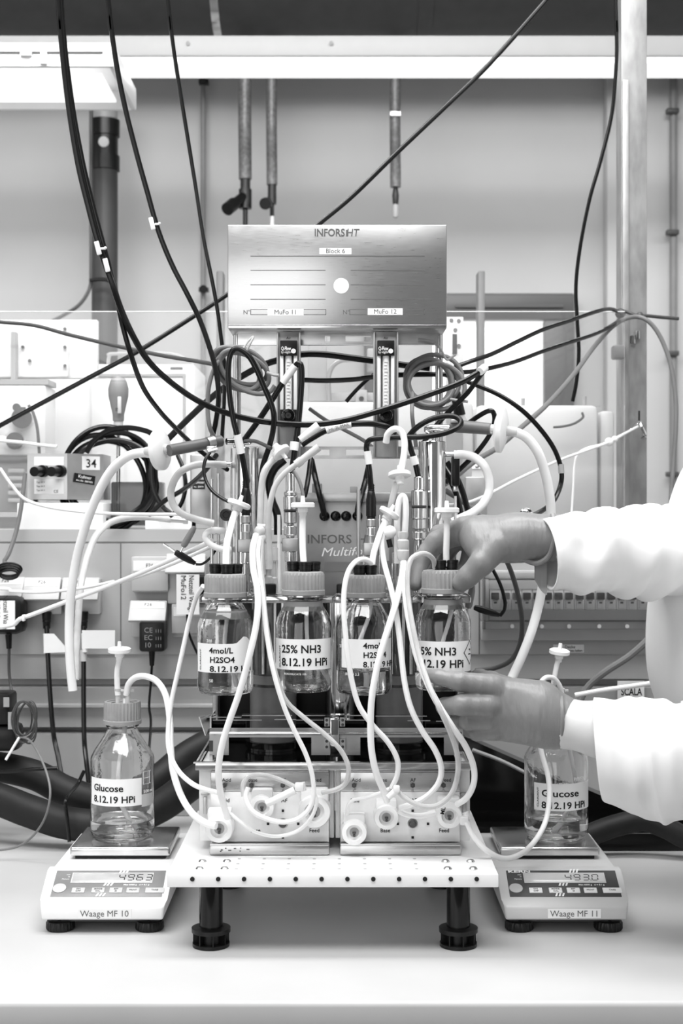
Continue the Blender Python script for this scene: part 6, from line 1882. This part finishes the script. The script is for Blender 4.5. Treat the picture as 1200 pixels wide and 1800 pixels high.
obj('manifold_body', MB().ball(P(457, 933, 1.825), 0.0075, 16).ball(P(459, 946, 1.825), 0.0065, 16).cyl(P(452, 925, 1.825), P(466, 926, 1.825), 0.0035, seg=12), 'silicgrey', t)

# front tubes hanging down to the pumps (in front of the bottles)
FT = 'tubes hanging down to the pumps'
cable('pump_tube', 'white tube from the left manifold past the first bottle to the first pump head', 'tube',
      [(450, 940, 1.815), (444, 965, 1.80), (445, 1000, 1.78), (452, 1035, 1.755), (453, 1070, 1.735), (449, 1105, 1.728), (440, 1145, 1.722), (430, 1185, 1.722), (417, 1228, 1.722), (402, 1270, 1.722), (390, 1310, 1.722), (384, 1350, 1.724), (386, 1385, 1.728), (393, 1415, 1.735), (400, 1438, 1.745)], 0.0041, S, FT, 12)
cable('pump_tube', 'thin tube looping low across the left pump module', 'tube',
      [(456, 945, 1.815), (453, 975, 1.80), (457, 1015, 1.78), (463, 1060, 1.76), (468, 1110, 1.745), (476, 1160, 1.735), (487, 1205, 1.73), (502, 1250, 1.728), (520, 1290, 1.728), (537, 1325, 1.728), (548, 1360, 1.727), (551, 1395, 1.727), (543, 1422, 1.728), (522, 1440, 1.73), (495, 1445, 1.73), (465, 1438, 1.73), (442, 1424, 1.732), (432, 1402, 1.738), (436, 1384, 1.742)], 0.0030, S, FT, 10)
cable('pump_tube', 'thin tube swinging right in a bow between the two pump modules', 'tube',
      [(460, 948, 1.82), (458, 990, 1.805), (462, 1030, 1.785), (466, 1080, 1.765), (474, 1135, 1.755), (486, 1190, 1.75), (503, 1232, 1.748), (535, 1262, 1.745), (570, 1290, 1.74), (598, 1318, 1.738), (612, 1348, 1.738), (608, 1375, 1.742), (590, 1388, 1.748), (566, 1393, 1.755)], 0.0031, 'silicgrey', FT, 10)
cable('pump_tube', 'thin tube curling over the third bottle cap and down in front of its label', 'tube',
      [(653, 1000, 1.782), (650, 988, 1.775), (638, 983, 1.765), (624, 988, 1.752), (612, 1005, 1.742), (605, 1035, 1.735), (604, 1075, 1.73), (607, 1115, 1.727), (612, 1160, 1.725), (620, 1205, 1.725), (632, 1243, 1.725), (655, 1275, 1.725), (682, 1305, 1.725), (698, 1335, 1.727), (698, 1362, 1.73), (688, 1385, 1.735)], 0.0033, S, FT, 10)
cable('pump_tube', 'thick white tube crossing the third bottle to the middle pump head', 'tube',
      [(710, 985, 1.80), (706, 1015, 1.775), (697, 1055, 1.755), (685, 1095, 1.738), (671, 1140, 1.727), (660, 1185, 1.722), (653, 1230, 1.72), (651, 1275, 1.72), (653, 1320, 1.72), (661, 1358, 1.722), (673, 1388, 1.73), (680, 1408, 1.742)], 0.0042, S, FT, 12)
cable('pump_tube', 'white tube from the valve knob down between third and fourth bottle', 'tube',
      [(676, 930, 1.828), (671, 955, 1.82), (674, 985, 1.805), (683, 1020, 1.785), (693, 1060, 1.765), (700, 1105, 1.752), (705, 1150, 1.742), (711, 1200, 1.735), (722, 1245, 1.73), (742, 1285, 1.728), (764, 1318, 1.727), (775, 1348, 1.727), (771, 1375, 1.728), (752, 1398, 1.73), (725, 1413, 1.735), (703, 1420, 1.742)], 0.0036, S, FT, 10)
cable('pump_tube', 'white tube from the clear connector past the fourth bottle to the right pump', 'tube',
      [(708, 985, 1.80), (710, 1015, 1.775), (713, 1055, 1.752), (720, 1100, 1.738), (731, 1150, 1.728), (748, 1195, 1.715), (768, 1235, 1.690), (795, 1278, 1.690), (818, 1312, 1.705), (832, 1348, 1.715), (832, 1378, 1.72), (820, 1402, 1.73), (803, 1414, 1.745)], 0.0038, S, FT, 10)
cable('pump_tube', 'greyish tube from the fourth bottle hooking back over the right pump', 'tube',
      [(764, 998, 1.782), (762, 985, 1.775), (752, 975, 1.765), (737, 974, 1.755), (722, 984, 1.748), (716, 1010, 1.742), (717, 1050, 1.735), (725, 1100, 1.722), (736, 1150, 1.712), (752, 1200, 1.695), (772, 1245, 1.682), (790, 1285, 1.69), (803, 1325, 1.705), (804, 1362, 1.715), (793, 1395, 1.72), (770, 1415, 1.722), (742, 1417, 1.722), (715, 1405, 1.725), (698, 1390, 1.73)], 0.0033, 'silicgrey', FT, 10)
cable('pump_tube', 'white tube rising from the left glucose cap and down to the first pump head', 'tube',
      [(222, 1222, 1.973), (226, 1203, 1.97), (238, 1191, 1.965), (256, 1189, 1.955), (276, 1198, 1.94), (291, 1222, 1.92), (298, 1262, 1.90), (300, 1310, 1.87), (304, 1355, 1.84), (318, 1398, 1.81), (338, 1430, 1.78), (362, 1447, 1.755), (380, 1452, 1.748)], 0.0044, S, FT, 12)
cable('pump_tube', 'thin white tube from behind the first bottle down to the metal strip at left', 'tube',
      [(357, 1030, 1.84), (345, 1050, 1.86), (333, 1090, 1.87), (324, 1130, 1.87), (313, 1180, 1.865), (302, 1230, 1.86), (296, 1275, 1.85), (297, 1318, 1.83), (312, 1353, 1.81), (337, 1377, 1.79), (362, 1388, 1.775), (383, 1393, 1.77)], 0.0032, S, FT, 10)
cable('pump_tube', 'white tube from the right pump sagging to the right glucose bottle', 'tube',
      [(820, 1445, 1.755), (832, 1470, 1.75), (855, 1495, 1.75), (885, 1509, 1.77), (915, 1501, 1.80), (940, 1478, 1.84), (958, 1445, 1.875), (965, 1405, 1.89), (963, 1365, 1.90), (952, 1325, 1.91), (946, 1290, 1.92), (942, 1250, 1.93), (944, 1215, 1.94), (956, 1193, 1.95), (972, 1192, 1.96), (983, 1205, 1.965), (988, 1222, 1.97)], 0.0035, S, FT, 12)
# tube coils on the pump front
cable('pump_tube', 'clear tube looping above the left pump heads', 'tube', [(428, 1400, 1.744), (427, 1380, 1.747), (436, 1366, 1.75), (455, 1362, 1.752), (478, 1366, 1.752), (500, 1374, 1.75), (520, 1384, 1.744)], 0.0030, 'silicgrey', FT, 10)
cable('pump_tube', 'thin clear tube swinging under the selector knob of the left module', 'tube', [(405, 1430, 1.748), (425, 1447, 1.745), (450, 1463, 1.745), (485, 1470, 1.745), (520, 1462, 1.745), (545, 1440, 1.738), (556, 1412, 1.738), (552, 1390, 1.74)], 0.0023, S, FT, 8)
cable('pump_tube', 'clear tube arching over the round left head of the right module', 'tube', [(610, 1432, 1.762), (612, 1416, 1.76), (622, 1406, 1.76), (645, 1402, 1.755), (665, 1395, 1.742), (685, 1386, 1.738)], 0.0024, S, FT, 8)
cable('pump_tube', 'pale tube curving between the two right pump heads', 'tube', [(700, 1425, 1.75), (715, 1432, 1.748), (740, 1434, 1.748), (765, 1428, 1.75)], 0.0036, S, FT, 10)

# ================================================================== THE PERSON AT THE RIGHT
def fingers_sdf(palm, chains, arm):
    def fn(X, Y, Z):
        base = None
        for (a, b, ra, rb) in palm:
            v = cap_sdf(X, Y, Z, a, b, ra, rb)
            base = v if base is None else smin(base, v, 0.012)
        for (a, b, ra, rb) in arm:
            base = smin(base, cap_sdf(X, Y, Z, a, b, ra, rb), 0.014)
        out = base
        for ch in chains:
            f = None
            for (a, b, ra, rb) in ch:
                v = cap_sdf(X, Y, Z, a, b, ra, rb)
                f = v if f is None else smin(f, v, 0.004)
            out = np.minimum(out, smin(base, f, 0.007)) if False else smin(out, smin(base, f, 0.0055), 0.0006)
        # stretched latex wrinkles
        w = np.sin(X * 520 + 2.5 * np.sin(Z * 90) + Z * 60) * 0.00010 * np.clip(1 + np.sin(X * 47 + Z * 60), 0, 2)
        return out + w
    return fn


def chain(*pts):
    """pts = (px, py, d, r_px): bends of one finger from knuckle to tip"""
    q = [(tuple(P(a, b, c)), r * c / F) for a, b, c, r in pts]
    return [(q[i][0], q[i + 1][0], q[i][1], q[i + 1][1]) for i in range(len(q) - 1)]


def seg(a, b):
    return chain(a, b)[0]


person = thing('person', 'person in white lab coat and gloves reaching in from the right to the bottle', 'person', P(1290, 1240, 1.85))

# one continuous body: trunk, arms to the wrists, hands inside the gloves
SH_U, SH_L = (1420, 800, 1.98), (1440, 900, 1.62)
body_caps = [chain((1480, 1000, 1.86, 150), (1500, 1300, 1.87, 130)),
             chain((1420, 880, 1.95, 80), (1260, 975, 1.80, 52), (1000, 950, 1.76, 34), (930, 945, 1.765, 28), (860, 950, 1.775, 24)),
             chain((1430, 940, 1.72, 80), (1290, 1310, 1.64, 56), (1060, 1283, 1.695, 45), (985, 1270, 1.715, 38), (900, 1255, 1.725, 24))]


def body_fn(X, Y, Z):
    out = None
    for ch in body_caps:
        for (a, b, ra, rb) in ch:
            v = cap_sdf(X, Y, Z, a, b, ra, rb)
            out = v if out is None else smin(out, v, 0.02)
    return out


v, f = sdf_mesh(body_fn, (0.15, 1.50, 0.02), (0.80, 2.12, 0.66), 0.006)
obj('body', MB().raw([Vector(p) for p in v], f), 'skin', person, sharp=180)

# upper glove
palm = [seg((915, 942, 1.768, 38), (840, 942, 1.785, 34)), seg((900, 950, 1.765, 35), (850, 962, 1.768, 30)), seg((850, 935, 1.80, 28), (815, 932, 1.81, 24)),
        seg((880, 945, 1.80, 32), (835, 945, 1.825, 26))]
arm = [seg((972, 945, 1.765, 42), (905, 945, 1.768, 37))]
ch = [chain((872, 960, 1.755, 27), (846, 990, 1.748, 22), (822, 1014, 1.752, 18.5), (811, 1024, 1.757, 16.5)),
      chain((815, 932, 1.802, 23), (768, 953, 1.815, 19), (741, 983, 1.815, 15.5), (730, 1027, 1.803, 12)),
      chain((822, 928, 1.825, 22), (772, 940, 1.855, 17), (750, 968, 1.862, 14), (748, 1012, 1.850, 11)),
      chain((838, 938, 1.838, 21), (795, 955, 1.872, 16), (782, 985, 1.876, 13), (785, 1018, 1.862, 11)),
      chain((855, 955, 1.838, 18), (825, 975, 1.862, 13.5), (814, 1000, 1.860, 11), (812, 1022, 1.848, 9.5))]
fn = fingers_sdf(palm, ch, arm)
v, f = sdf_mesh(fn, (0.065, 1.70, 0.395), (0.305, 1.905, 0.56), 0.0019)
obj('glove', MB().raw([Vector(p) for p in v], f), 'glove', person, 'grey glove on the upper hand gripping the cap', sharp=180)
# rolled lower edge of the upper glove's cuff
obj('glove_cuff', MB().tube([P(*q) for q in ((971, 905, 1.752), (976, 930, 1.735), (973, 955, 1.735), (964, 978, 1.742), (945, 990, 1.75), (925, 985, 1.755), (912, 976, 1.752))], 0.0035, 10), 'glove', person)

# lower glove
palm = [seg((948, 1232, 1.715, 36), (860, 1213, 1.722, 25)), seg((950, 1255, 1.715, 38), (850, 1247, 1.724, 26)), seg((955, 1278, 1.72, 36), (858, 1276, 1.732, 22))]
arm = [seg((985, 1268, 1.715, 46), (945, 1255, 1.718, 42))]
ch = [chain((866, 1207, 1.714, 22), (808, 1198, 1.706, 17), (771, 1190, 1.716, 13), (752, 1187, 1.726, 11)),
      chain((858, 1240, 1.708, 22), (812, 1239, 1.702, 18.5), (782, 1242, 1.724, 15.5), (786, 1243, 1.765, 12)),
      chain((858, 1265, 1.715, 20), (822, 1267, 1.714, 16), (806, 1267, 1.738, 13.5), (808, 1262, 1.772, 11)),
      chain((868, 1284, 1.722, 18), (838, 1288, 1.728, 14), (826, 1284, 1.752, 12), (828, 1276, 1.778, 10)),
      chain((890, 1215, 1.735, 26), (862, 1200, 1.775, 20), (843, 1193, 1.808, 16.5), (826, 1195, 1.832, 13))]
fn2 = fingers_sdf(palm, ch, arm)
v, f = sdf_mesh(fn2, (0.085, 1.655, 0.20), (0.315, 1.86, 0.36), 0.0019)
obj('glove', MB().raw([Vector(p) for p in v], f), 'glove', person, 'grey glove on the lower hand under the bottle', sharp=180)
obj('glove_cuff', MB().tube([P(985 + 3 * math.cos(q), 1268 - 46 * math.sin(q), 1.715 - 0.0325 * math.cos(q)) for q in (2 * math.pi * i / 20 for i in range(20))], 0.0026, 10, closed=True, sub=3), 'glove', person)


# white coat: two sleeves and the front, one garment
def sleeve(mb, axis, radii, folds, n=64, m=110, thick=0.003, seed=0, cuffskew=0.0):
    pts = smooth_path([P(*a) for a in axis], 40)
    L = [0]
    for i in range(1, len(pts)):
        L.append(L[-1] + (pts[i] - pts[i - 1]).length)
    tot = L[-1]

    def at(s):
        i = 1
        while i < len(L) - 1 and L[i] < s:
            i += 1
        k = (s - L[i - 1]) / max(1e-9, L[i] - L[i - 1])
        return pts[i - 1].lerp(pts[i], k), (pts[i] - pts[i - 1]).normalized()

    def rad(u):
        for i in range(len(radii) - 1):
            if u <= radii[i + 1][0]:
                k = (u - radii[i][0]) / (radii[i + 1][0] - radii[i][0])
                return [radii[i][j] + (radii[i + 1][j] - radii[i][j]) * k for j in (1, 2)]
        return radii[-1][1:]
    rings = []
    for pas in (0, 1):
        rng = range(m + 1) if pas == 0 else range(m, -1, -1)
        for i in rng:
            u = i / m
            c, tg = at(u * tot)
            side = tg.cross(Vector((0, 0, 1))).normalized()
            up = side.cross(tg).normalized()
            rv, rd = rad(u)
            ring = []
            for k in range(n):
                a = 2 * math.pi * k / n
                ca, sa = math.cos(a), math.sin(a)
                fold = 0.0
                for (amp, fr, tw, ph) in folds:
                    _s = math.sin(u * fr + ph + tw * math.cos(a + ph) + 0.8 * math.sin(2 * a + ph))
                    fold += amp * (_s if _s < 0 else _s ** 1.0 * (1.0 + 0.5 * _s * _s))
                nz = noise.noise(Vector((u * 7 + seed, ca * 1.2, sa * 1.2 + seed))) * 0.008
                w = min(1, u * 5 + 0.15)
                r_off = (fold + nz) * w - (thick if pas else 0)
                sk = cuffskew * sa * max(0, 1 - u * 3)
                ring.append(c + side * ca * (rd + r_off) + up * sa * (rv + r_off) - tg * sk)
            rings.append(ring)
    mb.ring_mesh(rings, cap=False, loop=True)


cm = MB()
sleeve(cm, [(960, 975, 1.752), (1030, 973, 1.76), (1110, 970, 1.775), (1200, 968, 1.80), (1290, 940, 1.84), (1400, 880, 1.90)],
       [(0, 0.0445, 0.044), (0.15, 0.049, 0.050), (0.4, 0.058, 0.058), (0.6, 0.066, 0.062), (0.8, 0.078, 0.075), (1, 0.11, 0.10)],
       [(0.0016, 24, 1.6, 0.4), (0.0026, 45, 2.6, 2.1), (0.0022, 71, 3.4, 4.0)], seed=1.3, cuffskew=0.004)
sleeve(cm, [(1052, 1316, 1.695), (1095, 1328, 1.688), (1150, 1336, 1.68), (1230, 1335, 1.665), (1310, 1290, 1.66), (1400, 1110, 1.70)],
       [(0, 0.058, 0.050), (0.12, 0.068, 0.056), (0.35, 0.071, 0.060), (0.6, 0.076, 0.068), (1, 0.11, 0.10)],
       [(0.0012, 26, 1.6, 1.0), (0.0010, 47, 2.6, 3.0), (0.0008, 83, 3.0, 0.2)], seed=5.1, cuffskew=0.020)
# trunk of the coat (closed shell round the body)
tk = [(P(1440, 760, 1.86), 0.10, 0.12), (P(1430, 800, 1.86), 0.155, 0.16), (P(1400, 900, 1.87), 0.168, 0.18), (P(1366, 1060, 1.88), 0.165, 0.18), (P(1372, 1220, 1.88), 0.165, 0.175),
      (P(1440, 1350, 1.88), 0.165, 0.17), (P(1570, 1440, 1.88), 0.165, 0.17), (P(1640, 1530, 1.88), 0.165, 0.17), (P(1655, 1750, 1.88), 0.17, 0.175), (P(1660, 2100, 1.88), 0.18, 0.18)]
cc = smooth_path([k[0] for k in tk], 8)
rr = smooth_path([Vector((k[1], k[2], 0)) for k in tk], 8)
rings = []
for inner in (0, 1):
    order = range(len(cc)) if not inner else range(len(cc) - 1, -1, -1)
    for i in order:
        ring = []
        for k in range(72):
            a = 2 * math.pi * k / 72
            f = 1 + 0.018 * math.sin(7 * a + 2.2 * math.sin(cc[i].z * 9)) * min(1, i / 12) - 0.02 * inner
            ring.append(cc[i] + Vector((math.cos(a) * rr[i].x * f, math.sin(a) * rr[i].y * f, 0)))
        rings.append(ring)
cm.ring_mesh(rings, cap=False, loop=True)
obj('lab_coat', cm, 'coat', person, sharp=180)
# inner cuff of the upper sleeve hanging below the wrist
cu = MB()
vs = []
for i in range(9):
    k = i / 8
    for y, dd in ((985 + 4 * k, 0), (1045 - 18 * (1 - k), 0.004)):
        vs.append(P(939 + 22 * k, y if y < 1000 else 1040 - 22 * (1 - k) ** 2 + 6 * k, 1.772 - 0.010 * k + dd))
fs = [(2 * i, 2 * i + 2, 2 * i + 3, 2 * i + 1) for i in range(8)]
cu.raw(vs, fs)
r = bmesh.ops.solidify(cu.bm, geom=cu.bm.faces[:], thickness=0.0022)
obj('sleeve_lining', cu, 'coat', person, sharp=180)
